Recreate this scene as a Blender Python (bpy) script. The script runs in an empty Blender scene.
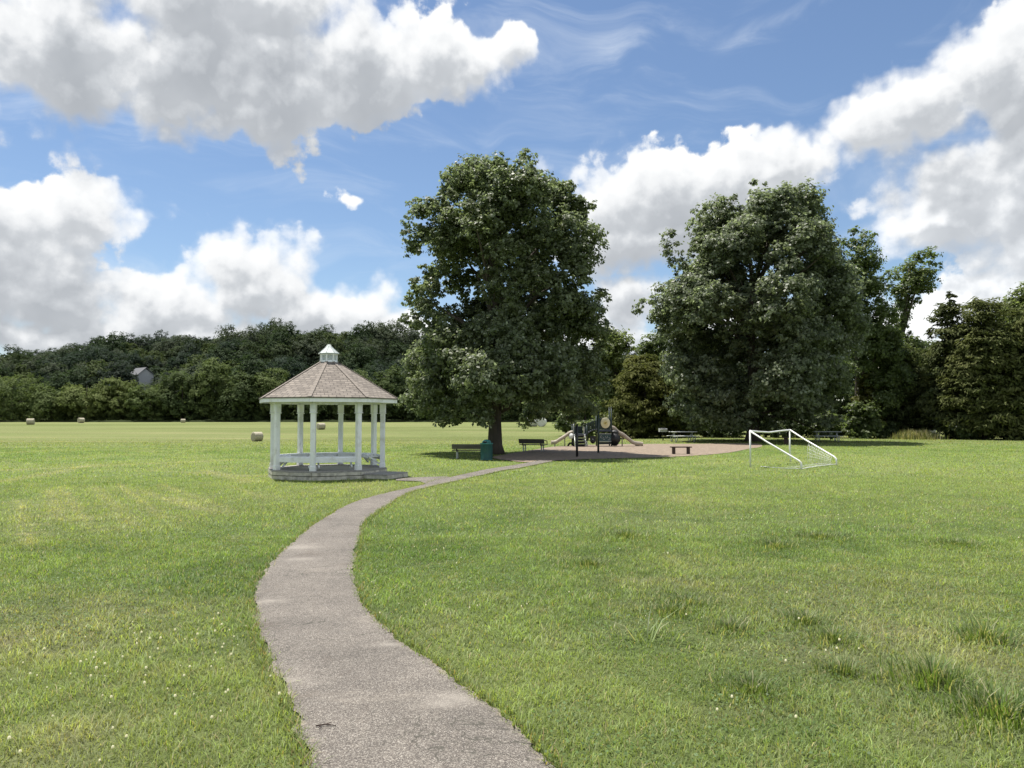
import bpy, math
import numpy as np
from mathutils import Vector, Matrix, Euler
R = math.radians
S = bpy.context.scene
F, PITCH, EYE = 760.0, math.atan(34/760), 1.7
SUN_EL, SUN_AZ = R(71), R(-46)        # azimuth measured from +Y towards +X

def px_dir(px, py):
    x, u = (px-512)/F, (384-py)/F
    y, z = math.cos(PITCH)-u*math.sin(PITCH), math.sin(PITCH)+u*math.cos(PITCH)
    n = math.sqrt(x*x+y*y+z*z)
    return x/n, y/n, z/n
def px_azel(px, py):
    x, y, z = px_dir(px, py)
    return math.atan2(x, y), math.asin(z)

# ---------------------------------------------------------------- world
class NT:
    def __init__(s, tree): s.t = tree
    def n(s, kind, **kw):
        nd = s.t.nodes.new(kind)
        for k, v in kw.items(): setattr(nd, k, v)
        return nd
    def put(s, sock, v):
        if v is None: return
        if hasattr(v, 'node'): s.t.links.new(v, sock)
        else: sock.default_value = v
    def m(s, op, a, b=None, c=None, clamp=False):
        nd = s.n('ShaderNodeMath', operation=op, use_clamp=clamp)
        for i, v in enumerate((a, b, c)): s.put(nd.inputs[i], v)
        return nd.outputs[0]
    def v(s, op, a, b=None, c=None):
        nd = s.n('ShaderNodeVectorMath', operation=op)
        for i, x in enumerate((a, b, c)):
            if x is not None: s.put(nd.inputs[i], x)
        return nd.outputs['Value'] if op in ('LENGTH', 'DOT_PRODUCT', 'DISTANCE') else nd.outputs['Vector']
    def scale(s, a, f):
        nd = s.n('ShaderNodeVectorMath', operation='SCALE'); s.put(nd.inputs[0], a); s.put(nd.inputs['Scale'], f)
        return nd.outputs['Vector']
    def noise(s, vec, scale, detail=4, rough=.5, dist=0, lac=2.0, ty='FBM', norm=True):
        nd = s.n('ShaderNodeTexNoise', noise_type=ty, normalize=norm)
        if vec is not None: s.put(nd.inputs['Vector'], vec)
        s.put(nd.inputs['Scale'], scale); s.put(nd.inputs['Detail'], detail); s.put(nd.inputs['Roughness'], rough)
        s.put(nd.inputs['Distortion'], dist); s.put(nd.inputs['Lacunarity'], lac)
        return nd
    def maprange(s, v, a, b, c=0., d=1., mode='SMOOTHSTEP'):
        nd = s.n('ShaderNodeMapRange', interpolation_type=mode)
        for i, x in enumerate((v, a, b, c, d)): s.put(nd.inputs[i], x)
        return nd.outputs[0]
    def mix(s, f, a, b, blend='MIX'):
        nd = s.n('ShaderNodeMix', data_type='RGBA', blend_type=blend)
        s.put(nd.inputs['Factor'], f); s.put(nd.inputs['A'], a); s.put(nd.inputs['B'], b)
        return [o for o in nd.outputs if o.type == 'RGBA'][0]
    def ramp(s, f, stops, mode='LINEAR'):
        nd = s.n('ShaderNodeValToRGB'); cr = nd.color_ramp; cr.interpolation = mode
        while len(cr.elements) < len(stops): cr.elements.new(.5)
        for e, (p, c) in zip(cr.elements, stops): e.position = p; e.color = c if len(c) == 4 else (*c, 1)
        s.put(nd.inputs[0], f)
        return nd.outputs[0]

# cumulus banks, in photograph pixels turned into azimuth / elevation: centre x, y, half width, half height, weight
CLOUDS = [
 (60,32,88,66,1),(165,60,105,66,1),(265,78,90,76,1),(255,118,66,34,.9),(365,62,90,60,1),(440,64,65,46,.95),(505,48,38,22,.85),(230,-15,190,56,1),
 (18,212,95,40,1),(-50,250,110,75,1),(20,285,80,44,1),
 (250,285,75,48,1),(160,305,110,36,1),(335,312,85,32,1),(60,328,150,30,1),(400,335,70,24,.9),(215,340,160,24,.9),
 (648,198,98,56,1),(722,186,88,46,1),(640,242,85,42,.95),(790,156,78,36,1),(858,130,70,34,1),(922,110,64,32,1),(984,84,58,40,1),(1040,80,56,54,1),
 (960,195,72,46,1),(1030,195,75,60,1),(925,236,60,20,.85),(1060,250,80,40,1),
 (632,303,60,26,.95),(975,300,95,22,.9),(560,335,100,26,.8),(1080,300,90,36,1),(780,330,160,22,.8),
 (-260,120,200,90,1),(-300,300,260,70,1),(1330,120,200,110,1),(1300,310,240,60,1),(520,-260,240,80,.9),(1000,-250,180,70,.9),(-60,-260,180,80,.9),
 (342,206,22,11,.40),(590,158,26,9,.36),
]
# the rest of the sky, unseen behind the viewer, clouds added to whiten the shade: azimuth, elevation, half width, half height in degrees
CLOUDS_BEHIND = [(180,30,50,20),(120,30,40,18),(-120,30,40,18),(150,52,26,14),(-150,50,28,14),(90,12,26,8),(-90,14,26,8),(-178,22,36,12),(100,48,20,10),(-100,46,18,9),(-178,75,60,10)]
SKY_STRENGTH, CLOUD_STRENGTH, SUN_STRENGTH, EXPOSURE = .077, .66, 4.7, .75
def build_world():
    W = bpy.data.worlds.new("World"); S.world = W; W.use_nodes = True
    t = W.node_tree; t.nodes.clear(); N = NT(t)
    g = bpy.data.node_groups.new('cloud_field', 'ShaderNodeTree')
    g.interface.new_socket('P', in_out='INPUT', socket_type='NodeSocketVector')
    g.interface.new_socket('D', in_out='OUTPUT', socket_type='NodeSocketFloat')
    g.interface.new_socket('soft', in_out='OUTPUT', socket_type='NodeSocketFloat')
    G = NT(g); gi = G.n('NodeGroupInput'); go = G.n('NodeGroupOutput'); P = gi.outputs[0]
    w1 = G.v('SUBTRACT', G.noise(P, 5.5, 2, .5).outputs['Color'], (.5,.5,.5))
    w2 = G.v('SUBTRACT', G.noise(P, 22., 3, .55).outputs['Color'], (.5,.5,.5))
    Q = G.v('ADD', G.v('ADD', P, G.scale(w1, .085)), G.scale(w2, .034))
    Q = G.v('MULTIPLY', Q, (1,1,0))
    acc = None
    for cx, cy, rx, ry, wt in CLOUDS:
        a, e = px_azel(cx, cy)
        ux, uy = F*1.0/rx, F*1.0/ry
        q = G.v('MULTIPLY', G.v('SUBTRACT', Q, (a, e, 0)), (ux, uy, 0))
        h = G.m('MULTIPLY_ADD', G.v('LENGTH', q), -wt, wt)
        if wt < .7: h = G.m('SUBTRACT', h, .12)
        acc = h if acc is None else G.m('SMOOTH_MAX', acc, h, .18)
    for a, e, ra, re in CLOUDS_BEHIND:
        q = G.v('MULTIPLY', G.v('SUBTRACT', Q, (R(a), R(e), 0)), (1/R(ra), 1/R(re), 0))
        acc = G.m('SMOOTH_MAX', acc, G.m('SUBTRACT', 1., G.v('LENGTH', q)), .18)
    bil = G.noise(P, 16, 7, .56, .0).outputs[0]
    bil2 = G.noise(P, 60, 5, .6, .0).outputs[0]
    def puffs(scale, smooth, warp):
        v = G.n('ShaderNodeTexVoronoi', feature='SMOOTH_F1', voronoi_dimensions='2D'); G.put(v.inputs['Vector'], warp)
        v.inputs['Scale'].default_value = scale; v.inputs['Smoothness'].default_value = smooth
        return G.m('SUBTRACT', .42, v.outputs['Distance'])
    wq = G.v('ADD', P, G.scale(w2, .03))
    lobes = G.m('ADD', G.m('MULTIPLY', puffs(12., .35, wq), .50), G.m('ADD', G.m('MULTIPLY', puffs(29., .3, wq), .34), G.m('MULTIPLY', puffs(64., .25, wq), .13)))
    D = G.m('ADD', G.m('ADD', acc, lobes), G.m('MULTIPLY', G.m('SUBTRACT', bil, .5), .75))
    D = G.m('ADD', D, G.m('MULTIPLY', G.m('SUBTRACT', bil2, .5), .36))
    g.links.new(D, go.inputs[0])
    soft = G.noise(P, 16, 2.4, .5, .0).outputs[0]
    g.links.new(G.m('ADD', G.m('ADD', acc, lobes), G.m('MULTIPLY', G.m('SUBTRACT', soft, .5), .7)), go.inputs[1])

    tc = N.n('ShaderNodeTexCoord')
    d = tc.outputs['Generated']
    sp = N.n('ShaderNodeSeparateXYZ'); N.put(sp.inputs[0], d)
    az = N.m('ARCTAN2', sp.outputs[0], sp.outputs[1]); el = N.m('ARCSINE', sp.outputs[2])
    cb = N.n('ShaderNodeCombineXYZ'); N.put(cb.inputs[0], az); N.put(cb.inputs[1], el)
    P = cb.outputs[0]
    def field(off):
        nd = N.n('ShaderNodeGroup'); nd.node_tree = g
        N.put(nd.inputs[0], N.v('ADD', P, off) if off else P)
        return nd.outputs
    D0, S0 = field(None)
    hard = N.maprange(D0, .0, .17); soft = N.maprange(N.m('ADD', D0, N.m('MULTIPLY', N.m('SUBTRACT', S0, D0), .35)), -.10, .42)
    wisp = N.maprange(N.noise(P, 4.5, 2, .5).outputs[0], .36, .58)
    cover = N.m('ADD', N.m('MULTIPLY', hard, N.m('SUBTRACT', 1., wisp)), N.m('MULTIPLY', soft, wisp))
    pos = lambda x: N.m('MAXIMUM', x, 0.)
    up = N.m('ADD', N.m('MULTIPLY', pos(field((-.008, .028, 0))[1]), .75), N.m('MULTIPLY', pos(field((-.022, .075, 0))[1]), .95))
    tau = N.m('ADD', up, N.m('MULTIPLY', pos(S0), .55))
    lit = N.m('POWER', 2.718, N.m('MULTIPLY', tau, -1.0))
    rim = N.m('SUBTRACT', D0, field((-.005, .013, 0))[0])          # small billows turned to the sun
    lit = N.m('ADD', lit, N.m('MAXIMUM', N.m('MULTIPLY', rim, .7), N.m('MULTIPLY', lit, -.3)), clamp=True)
    ccol = N.ramp(lit, [(.0, (.36,.385,.42)), (.40, (.58,.605,.635)), (.62, (.80,.815,.83)), (1., (.98,.985,.98))])
    sv = (math.sin(SUN_AZ)*math.cos(SUN_EL), math.cos(SUN_AZ)*math.cos(SUN_EL), math.sin(SUN_EL))
    back = N.maprange(N.v('DOT_PRODUCT', d, sv),   .35, -.5, 1., 2.2, 'LINEAR')
    ccol = N.scale(ccol, back)
    # thin high cirrus
    st = N.v('MULTIPLY', N.v('ADD', P, N.scale(N.noise(P, 5, 2).outputs['Color'], .12)), (2.2, 9.5, 1))
    ci = N.noise(st, 1.6, 6, .6, .6).outputs[0]
    a, e = px_azel(800, 14)
    rot = N.n('ShaderNodeVectorRotate', rotation_type='Z_AXIS'); N.put(rot.inputs['Vector'], P); N.put(rot.inputs['Center'], (a, e, 0)); N.put(rot.inputs['Angle'], R(-16))
    cq = N.v('LENGTH', N.v('MULTIPLY', N.v('SUBTRACT', rot.outputs[0], (a, e, 0)), (7.5, 42, 0)))
    streak = N.m('MULTIPLY', N.maprange(cq, 1., .1), N.maprange(ci, .38, .62))
    a, e = px_azel(622, 60)
    cq2 = N.v('LENGTH', N.v('MULTIPLY', N.v('SUBTRACT', P, (a, e, 0)), (14, 20, 0)))
    veil = N.m('ADD', N.m('MULTIPLY', N.maprange(ci, .46, .8), .34), N.m('MULTIPLY', streak, .55))
    veil = N.m('ADD', veil, N.m('MULTIPLY', N.m('MULTIPLY', N.maprange(cq2, 1., .1), N.maprange(ci, .4, .7)), .3), clamp=True)
    sky = N.n('ShaderNodeTexSky', sky_type='NISHITA')
    sky.sun_disc = False; sky.sun_elevation = SUN_EL; sky.sun_rotation = SUN_AZ
    sky.altitude = 60; sky.air_density = 1.0; sky.dust_density = .3; sky.ozone_density = 3
    b1 = N.n('ShaderNodeBackground'); N.put(b1.inputs[0], sky.outputs[0]); b1.inputs[1].default_value = SKY_STRENGTH
    b2 = N.n('ShaderNodeBackground'); N.put(b2.inputs[0], ccol); b2.inputs[1].default_value = CLOUD_STRENGTH
    b3 = N.n('ShaderNodeBackground'); N.put(b3.inputs[0], (.80,.86,.93,1)); b3.inputs[1].default_value = CLOUD_STRENGTH
    m1 = N.n('ShaderNodeMixShader'); N.put(m1.inputs[0], veil); t.links.new(b1.outputs[0], m1.inputs[1]); t.links.new(b3.outputs[0], m1.inputs[2])
    m2 = N.n('ShaderNodeMixShader'); N.put(m2.inputs[0], cover); t.links.new(m1.outputs[0], m2.inputs[1]); t.links.new(b2.outputs[0], m2.inputs[2])
    out = N.n('ShaderNodeOutputWorld'); t.links.new(m2.outputs[0], out.inputs[0])
    W.cycles.sampling_method = 'MANUAL'; W.cycles.sample_map_resolution = 512
build_world()

# ---------------------------------------------------------------- helpers
COL = S.collection
rng = np.random.default_rng(7)
V3 = Vector

def tag(o, label=None, cat=None, group=None, kind=None):
    if label: o['label'] = label
    if cat: o['category'] = cat
    if group: o['group'] = group
    if kind: o['kind'] = kind
    return o
def empty(name, loc, rz=0., **kw):
    o = bpy.data.objects.new(name, None); COL.objects.link(o)
    o.location = loc; o.rotation_euler = (0, 0, rz); o.empty_display_size = .3
    return tag(o, **kw)
def link(name, me, mat=None, parent=None):
    o = bpy.data.objects.new(name, me); COL.objects.link(o)
    if mat: me.materials.append(mat)
    if parent: o.parent = parent
    return o
def copy_tree(o, parent=None):
    c = o.copy(); COL.objects.link(c)
    if parent: c.parent = parent
    for ch in [k for k in COL.objects if k.parent is o]: copy_tree(ch, c)
    return c

class MB:
    """collects boxes, tubes, lathes and prisms, linked as ONE mesh object"""
    def __init__(s): s.v, s.f, s.sm = [], [], []
    def add(s, vs, fs, smooth=False, M=None):
        b = len(s.v)
        s.v += [tuple(M @ V3(p)) if M else tuple(p) for p in vs]
        s.f += [tuple(i+b for i in f) for f in fs]; s.sm += [smooth]*len(fs)
        return s
    def box(s, c, size, rot=None, bev=0.):
        x, y, z = size[0]/2, size[1]/2, size[2]/2
        M = Matrix.Translation(c)
        if rot is not None: M = M @ Euler(rot).to_matrix().to_4x4()
        if bev <= 0:
            vs = [(-x,-y,-z),(x,-y,-z),(x,y,-z),(-x,y,-z),(-x,-y,z),(x,-y,z),(x,y,z),(-x,y,z)]
            return s.add(vs, [(0,3,2,1),(4,5,6,7),(0,1,5,4),(1,2,6,5),(2,3,7,6),(3,0,4,7)], M=M)
        b = min(bev, x*.9, y*.9, z*.9)
        def ring(ix, iy, zz): return [(-ix,-iy+b,zz),(-ix+b,-iy,zz),(ix-b,-iy,zz),(ix,-iy+b,zz),(ix,iy-b,zz),(ix-b,iy,zz),(-ix+b,iy,zz),(-ix,iy-b,zz)]
        R_ = [ring(x-b, y-b, -z), ring(x, y, -z+b), ring(x, y, z-b), ring(x-b, y-b, z)]
        vs = sum(R_, []); fs = [tuple(range(7,-1,-1)), tuple(range(24,32))]
        for k in range(3):
            for i in range(8): j = (i+1) % 8; fs.append((k*8+i, k*8+j, k*8+8+j, k*8+8+i))
        return s.add(vs, fs, M=M)
    def bar(s, a, b, w, h, up=(0,0,1)):
        a, b = V3(a), V3(b); d = (b-a); L = d.length; d.normalize()
        u = V3(up); sx = d.cross(u)
        if sx.length < 1e-4: sx = d.cross(V3((0,1,0)))
        sx.normalize(); uz = sx.cross(d)
        M = Matrix((( sx.x, d.x, uz.x, 0),(sx.y, d.y, uz.y, 0),(sx.z, d.z, uz.z, 0),(0,0,0,1)))
        M = Matrix.Translation((a+b)/2) @ M
        x, y, z = w/2, L/2, h/2
        vs = [(-x,-y,-z),(x,-y,-z),(x,y,-z),(-x,y,-z),(-x,-y,z),(x,-y,z),(x,y,z),(-x,y,z)]
        return s.add(vs, [(0,3,2,1),(4,5,6,7),(0,1,5,4),(1,2,6,5),(2,3,7,6),(3,0,4,7)], M=M)
    def tube(s, pts, rad, seg=8, cap=True):
        pts = [V3(p) for p in pts]; n = len(pts)
        rad = [rad]*n if not hasattr(rad, '__len__') else rad
        vs, fs = [], []; prev = None
        for i, p in enumerate(pts):
            d = (pts[min(i+1, n-1)] - pts[max(i-1, 0)]).normalized()
            if prev is None: prev = d.orthogonal().normalized()
            a = (prev - d*prev.dot(d)).normalized(); prev = a; b = d.cross(a)
            for k in range(seg):
                t = 2*math.pi*k/seg; vs.append(p + (a*math.cos(t)+b*math.sin(t))*rad[i])
        for i in range(n-1):
            for k in range(seg): j = (k+1) % seg; fs.append((i*seg+k, i*seg+j, (i+1)*seg+j, (i+1)*seg+k))
        if cap: fs += [tuple(range(seg-1,-1,-1)), tuple(range((n-1)*seg, n*seg))]
        return s.add(vs, fs, smooth=True)
    def lathe(s, prof, seg=24, c=(0,0,0), smooth=True, M=None):
        vs, fs = [], []
        for r, z in prof:
            for k in range(seg):
                t = 2*math.pi*k/seg; vs.append((c[0]+r*math.cos(t), c[1]+r*math.sin(t), c[2]+z))
        for i in range(len(prof)-1):
            for k in range(seg): j = (k+1) % seg; fs.append((i*seg+k, i*seg+j, (i+1)*seg+j, (i+1)*seg+k))
        fs += [tuple(range(seg-1,-1,-1)), tuple(range((len(prof)-1)*seg, len(prof)*seg))]
        return s.add(vs, fs, smooth=smooth, M=M)
    def prism(s, poly, z0, z1, M=None):
        n = len(poly); vs = [(x,y,z0) for x,y in poly] + [(x,y,z1) for x,y in poly]
        fs = [tuple(range(n-1,-1,-1)), tuple(range(n, 2*n))] + [(i,(i+1)%n,n+(i+1)%n,n+i) for i in range(n)]
        return s.add(vs, fs, M=M)
    def build(s, name, mat, parent=None):
        me = bpy.data.meshes.new(name); me.from_pydata(s.v, [], s.f)
        me.polygons.foreach_set('use_smooth', s.sm); me.update()
        return link(name, me, mat, parent)

def np_mesh(name, verts, quads, cols=None, smooth=False):
    verts = np.asarray(verts, np.float32).reshape(-1, 3); quads = np.asarray(quads, np.int32).reshape(-1, 4)
    me = bpy.data.meshes.new(name); nq = len(quads)
    me.vertices.add(len(verts)); me.vertices.foreach_set('co', verts.ravel())
    me.loops.add(nq*4); me.loops.foreach_set('vertex_index', quads.ravel())
    me.polygons.add(nq); me.polygons.foreach_set('loop_start', np.arange(0, nq*4, 4, dtype=np.int32))
    if smooth: me.polygons.foreach_set('use_smooth', np.ones(nq, bool))
    me.update(calc_edges=True)
    if cols is not None:
        ca = me.color_attributes.new('tint', 'FLOAT_COLOR', 'POINT')
        c4 = np.ones((len(verts), 4), np.float32); c4[:, :3] = cols; ca.data.foreach_set('color', c4.ravel())
    return me

# smooth value noise on arrays
def _h(ix, iy, k):
    n = (ix.astype(np.int64)*374761393 + iy.astype(np.int64)*668265263 + k*1442695041) & 0xffffffff
    n = ((n ^ (n >> 13))*1274126177) & 0xffffffff
    return ((n ^ (n >> 16)) & 0xffff)/65535.
def vnoise(x, y, k=0):
    ix, iy = np.floor(x), np.floor(y); fx, fy = x-ix, y-iy
    fx, fy = fx*fx*(3-2*fx), fy*fy*(3-2*fy)
    a, b, c, d = _h(ix,iy,k), _h(ix+1,iy,k), _h(ix,iy+1,k), _h(ix+1,iy+1,k)
    return (a*(1-fx)+b*fx)*(1-fy) + (c*(1-fx)+d*fx)*fy
def fbm(x, y, k=0, o=4):
    s, a, t = 0, .5, 0
    for i in range(o): s = s + a*vnoise(x*2**i+17.3*i, y*2**i-9.1*i, k+i); t += a; a *= .55
    return s/t
def sstep(a, b, x):
    t = np.clip((x-a)/(b-a), 0, 1); return t*t*(3-2*t)

# ---------------------------------------------------------------- lie of the land
def gz(x, y):
    x, y = np.asarray(x, float), np.asarray(y, float)
    dip = -.55*np.exp(-((y-80)/27.)**2)*(1-sstep(-4, 12, x - .12*(y-40)))
    return dip + .65*sstep(90, 205, y)
def at(px, py):
    """the point of the ground seen at a photograph pixel"""
    dx, dy, dz = px_dir(px, py); t = 3.
    while t < 900:
        if EYE + dz*t < float(gz(dx*t, dy*t)): break
        t += .02 + t*.001
    return V3((dx*t, dy*t, float(gz(dx*t, dy*t))))
def flat(px, py):
    dx, dy, dz = px_dir(px, py); t = -EYE/dz
    return dx*t, dy*t
def far(px, py, d):
    dx, dy, dz = px_dir(px, py); return V3((dx/dy*d, d, EYE+dz/dy*d))

# ---------------------------------------------------------------- materials
def mat(name, disp=False):
    m = bpy.data.materials.new(name); m.use_nodes = True
    t = m.node_tree; t.nodes.clear(); N = NT(t)
    out = N.n('ShaderNodeOutputMaterial')
    return m, N, out
def lin(*c): return tuple(((v/255+.055)/1.055)**2.4 if v > 10 else v/255/12.92 for v in c)
def surf(name, col, rough=.6, var=.12, scale=6., bump=.0, bscale=40., metal=0., spec=.5, dirt=None, dirt_scale=3., stretch=None):
    m, N, out = mat(name)
    tc = N.n('ShaderNodeTexCoord').outputs['Object']
    if stretch: tc = N.v('MULTIPLY', tc, stretch)
    nz = N.noise(tc, scale, 5, .6).outputs[0]
    c = (*col, 1)
    k = N.maprange(nz, .3, .7, 1-var, 1+var, 'LINEAR')
    cc = N.scale(c[:3], k)
    if dirt is not None:
        dz = N.maprange(N.noise(tc, dirt_scale, 6, .65).outputs[0], .48, .72)
        cc = N.mix(N.m('MULTIPLY', dz, .7), cc, (*dirt, 1))
    b = N.n('ShaderNodeBsdfPrincipled'); N.put(b.inputs['Base Color'], cc)
    N.put(b.inputs['Roughness'], N.maprange(nz, .3, .7, max(rough-.1, .05), min(rough+.1, 1), 'LINEAR'))
    b.inputs['Metallic'].default_value = metal; b.inputs['Specular IOR Level'].default_value = spec
    if bump:
        bn = N.n('ShaderNodeBump'); bn.inputs['Strength'].default_value = bump; bn.inputs['Distance'].default_value = .01
        N.put(bn.inputs['Height'], N.noise(tc, bscale, 4, .6).outputs[0]); N.put(b.inputs['Normal'], bn.outputs[0])
    N.t.links.new(b.outputs[0], out.inputs[0])
    return m
def leafmat(name, trans=.35, rough=.45, spec=.4, back=1.25):
    m, N, out = mat(name)
    at_ = N.n('ShaderNodeAttribute', attribute_name='tint').outputs['Color']
    b = N.n('ShaderNodeBsdfPrincipled'); N.put(b.inputs['Base Color'], at_)
    b.inputs['Roughness'].default_value = rough; b.inputs['Specular IOR Level'].default_value = spec
    tr = N.n('ShaderNodeBsdfTranslucent'); N.put(tr.inputs[0], N.v('MULTIPLY', at_, ((1.35 if name == 'grass_blade' else 1.12)*back, (1.35 if name == 'grass_blade' else 1.2)*back, (.6 if name == 'grass_blade' else .85)*back)))
    mx = N.n('ShaderNodeMixShader'); mx.inputs[0].default_value = trans
    N.t.links.new(b.outputs[0], mx.inputs[1]); N.t.links.new(tr.outputs[0], mx.inputs[2]); N.t.links.new(mx.outputs[0], out.inputs[0])
    return m

M = {}
M['leaf'] = leafmat('broad_leaf', .5, .45, .35)
M['farleaf'] = leafmat('woodland_leaf', .3, .75, .08)
M['needle'] = leafmat('cedar_needle', .25, .75, .1)
M['blade'] = leafmat('grass_blade', .38, .55, .3)
M['bark'] = surf('bark', (.075,.060,.048), .9, .45, 5, .9, 14, stretch=(1,1,.25))
M['white'] = surf('white_paint', (.84,.855,.885), .5, .04, 5, .05, 60, dirt=(.56,.56,.51), dirt_scale=3.4)
M['goal'] = surf('white_tube', (.80,.80,.78), .35, .05, 9, dirt=(.55,.52,.45), dirt_scale=7)
M['deck'] = surf('weathered_boards', (.31,.295,.275), .85, .3, 9, .5, 30, stretch=(.35,4.,4.))
M['skirt'] = surf('weathered_skirt', (.54,.51,.43), .85, .3, 7, .4, 30, dirt=(.16,.15,.12), dirt_scale=4)
M['cupmetal'] = surf('pale_metal_roof', (.44,.475,.465), .6, .1, 6, metal=.1, dirt=(.34,.37,.36), dirt_scale=9)
M['louver'] = surf('louver_white', (.70,.74,.76), .5, .08, 6)
M['green_bin'] = surf('green_plastic', (.012,.080,.078), .5, .15, 8, dirt=(.03,.10,.085), dirt_scale=5)
M['green_lid'] = surf('green_lid_plastic', (.028,.155,.145), .5, .12, 8)
M['slat'] = surf('dark_slat', (.095,.086,.076), .7, .3, 9, stretch=(.4,3,3))
M['galv'] = surf('galvanised_steel', (.42,.43,.42), .45, .12, 12, metal=.5)
M['darkgreen'] = surf('dark_green_steel', (.010,.026,.022), .45, .2, 8)
M['black'] = surf('black_plastic', (.010,.010,.012), .5, .2, 8)
M['navy'] = surf('navy_plastic', (.012,.018,.035), .45, .2, 8)
M['teal'] = surf('teal_panel', (.020,.055,.060), .45, .2, 8)
M['slide'] = surf('tan_plastic', (.43,.37,.30), .42, .1, 5, dirt=(.30,.26,.21), dirt_scale=4)
M['yellow'] = surf('yellow_disc', (.62,.52,.18), .5, .1, 8)
M['cream'] = surf('cream_print', (.66,.62,.42), .5, .08, 8)
M['brownprint'] = surf('brown_print', (.13,.085,.03), .5, .1, 8)
M['whiteplastic'] = surf('white_plastic', (.62,.63,.62), .45, .08, 8)
M['brownwood'] = surf('brown_timber', (.050,.030,.022), .8, .3, 9, stretch=(.4,3,3))
M['tabletop'] = surf('pale_tabletop', (.80,.80,.77), .55, .12, 6, dirt=(.42,.41,.38), dirt_scale=3)
M['grill'] = surf('grey_grill_steel', (.50,.50,.50), .5, .15, 9, metal=.3)
M['hay'] = surf('hay', (.40,.365,.27), .95, .35, 14, .8, 40, dirt=(.20,.17,.11), dirt_scale=6)
M['wrap'] = surf('pale_bale_wrap', (.62,.62,.58), .6, .12, 4, dirt=(.42,.40,.34), dirt_scale=3)
M['siding'] = surf('pale_siding', (.40,.405,.41), .7, .08, 3)
M['hroof'] = surf('grey_shingle', (.12,.122,.13), .85, .15, 5)
M['glass'] = surf('window_glass', (.03,.035,.04), .12, .1, 3)

def mat_ground():
    m, N, out = mat('lawn_soil')
    tc = N.n('ShaderNodeTexCoord').outputs['Object']
    base = N.n('ShaderNodeAttribute', attribute_name='tint').outputs['Color']
    n1 = N.noise(tc, 5., 6, .7).outputs[0]
    n2 = N.noise(N.v('MULTIPLY', tc, (1, .6, 1)), 38., 4, .7).outputs[0]
    k = N.m('MULTIPLY', N.maprange(n1, .3, .7, .78, 1.2, 'LINEAR'), N.maprange(n2, .3, .7, .62, 1.3, 'LINEAR'))
    c = N.scale(base, k)
    straw = N.maprange(N.noise(tc, 17., 6, .7).outputs[0], .6, .78)
    c = N.mix(N.m('MULTIPLY', straw, .35), c, (.24, .21, .10, 1))
    b = N.n('ShaderNodeBsdfPrincipled'); N.put(b.inputs['Base Color'], c)
    b.inputs['Roughness'].default_value = .95; b.inputs['Specular IOR Level'].default_value = .1
    bn = N.n('ShaderNodeBump'); bn.inputs['Strength'].default_value = .8; bn.inputs['Distance'].default_value = .05
    N.put(bn.inputs['Height'], n2); N.put(b.inputs['Normal'], bn.outputs[0])
    N.t.links.new(b.outputs[0], out.inputs[0]); return m
def mat_path():
    m, N, out = mat('exposed_aggregate_path')
    tc = N.n('ShaderNodeTexCoord').outputs['Object']
    vo = N.n('ShaderNodeTexVoronoi', feature='F1'); N.put(vo.inputs['Vector'], tc); vo.inputs['Scale'].default_value = 185
    bw = N.n('ShaderNodeSeparateColor'); N.put(bw.inputs[0], vo.outputs['Color'])
    stone = N.ramp(bw.outputs[0], [(0, (.054,.046,.039)), (.3, (.112,.096,.080)), (.55, (.165,.143,.118)), (.8, (.245,.217,.180)), (1, (.40,.368,.318))])
    gap = N.maprange(vo.outputs['Distance'], .45, .75)
    c = N.mix(N.m('MULTIPLY', gap, .55), stone, (.075, .064, .057, 1))
    big = N.noise(tc, 1.3, 5, .6).outputs[0]
    c = N.scale(c, N.maprange(big, .3, .7, .72, 1.1, 'LINEAR'))
    mid = N.noise(tc, 9, 5, .6).outputs[0]
    c = N.scale(c, N.maprange(mid, .3, .7, .9, 1.1, 'LINEAR'))
    stain = N.maprange(N.noise(N.v('MULTIPLY', tc, (1.3, .8, 1)), 1.7, 6, .7, .4).outputs[0], .56, .70)
    c = N.mix(N.m('MULTIPLY', stain, .5), c, (.085, .066, .050, 1))
    cr = N.m('ABSOLUTE', N.m('SUBTRACT', N.noise(tc, .62, 5, .62, .3).outputs[0], .5))
    crk = N.m('MULTIPLY', N.maprange(cr, .0045, .0008), N.maprange(N.noise(tc, .45, 2, .5).outputs[0], .44, .56))
    c = N.mix(N.m('MULTIPLY', crk, .75), c, (.045, .042, .030, 1))
    # sandy, crumbling margins and a few pale washed-out patches
    ed = N.n('ShaderNodeAttribute', attribute_name='tint').outputs['Color']
    se = N.n('ShaderNodeSeparateColor'); N.put(se.inputs[0], ed)
    e = N.maprange(N.m('ADD', se.outputs[0], N.m('MULTIPLY', N.m('SUBTRACT', mid, .5), .8)), .93, 1.12)
    c = N.mix(N.m('MULTIPLY', e, .65), c, (.27, .225, .165, 1))
    pale = N.maprange(N.noise(N.v('MULTIPLY', tc, (.6, 1.6, 1)), .9, 5, .65).outputs[0], .60, .74)
    c = N.mix(N.m('MULTIPLY', pale, .35), c, (.27, .235, .19, 1))
    c = N.mix(N.m('MULTIPLY', se.outputs[1], .6), c, (.30, .27, .23, 1))
    b = N.n('ShaderNodeBsdfPrincipled'); N.put(b.inputs['Base Color'], c); b.inputs['Roughness'].default_value = .85
    bn = N.n('ShaderNodeBump'); bn.inputs['Strength'].default_value = .55; bn.inputs['Distance'].default_value = .006
    N.put(bn.inputs['Height'], N.m('SUBTRACT', 1., vo.outputs['Distance'])); N.put(b.inputs['Normal'], bn.outputs[0])
    N.t.links.new(b.outputs[0], out.inputs[0]); return m
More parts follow.
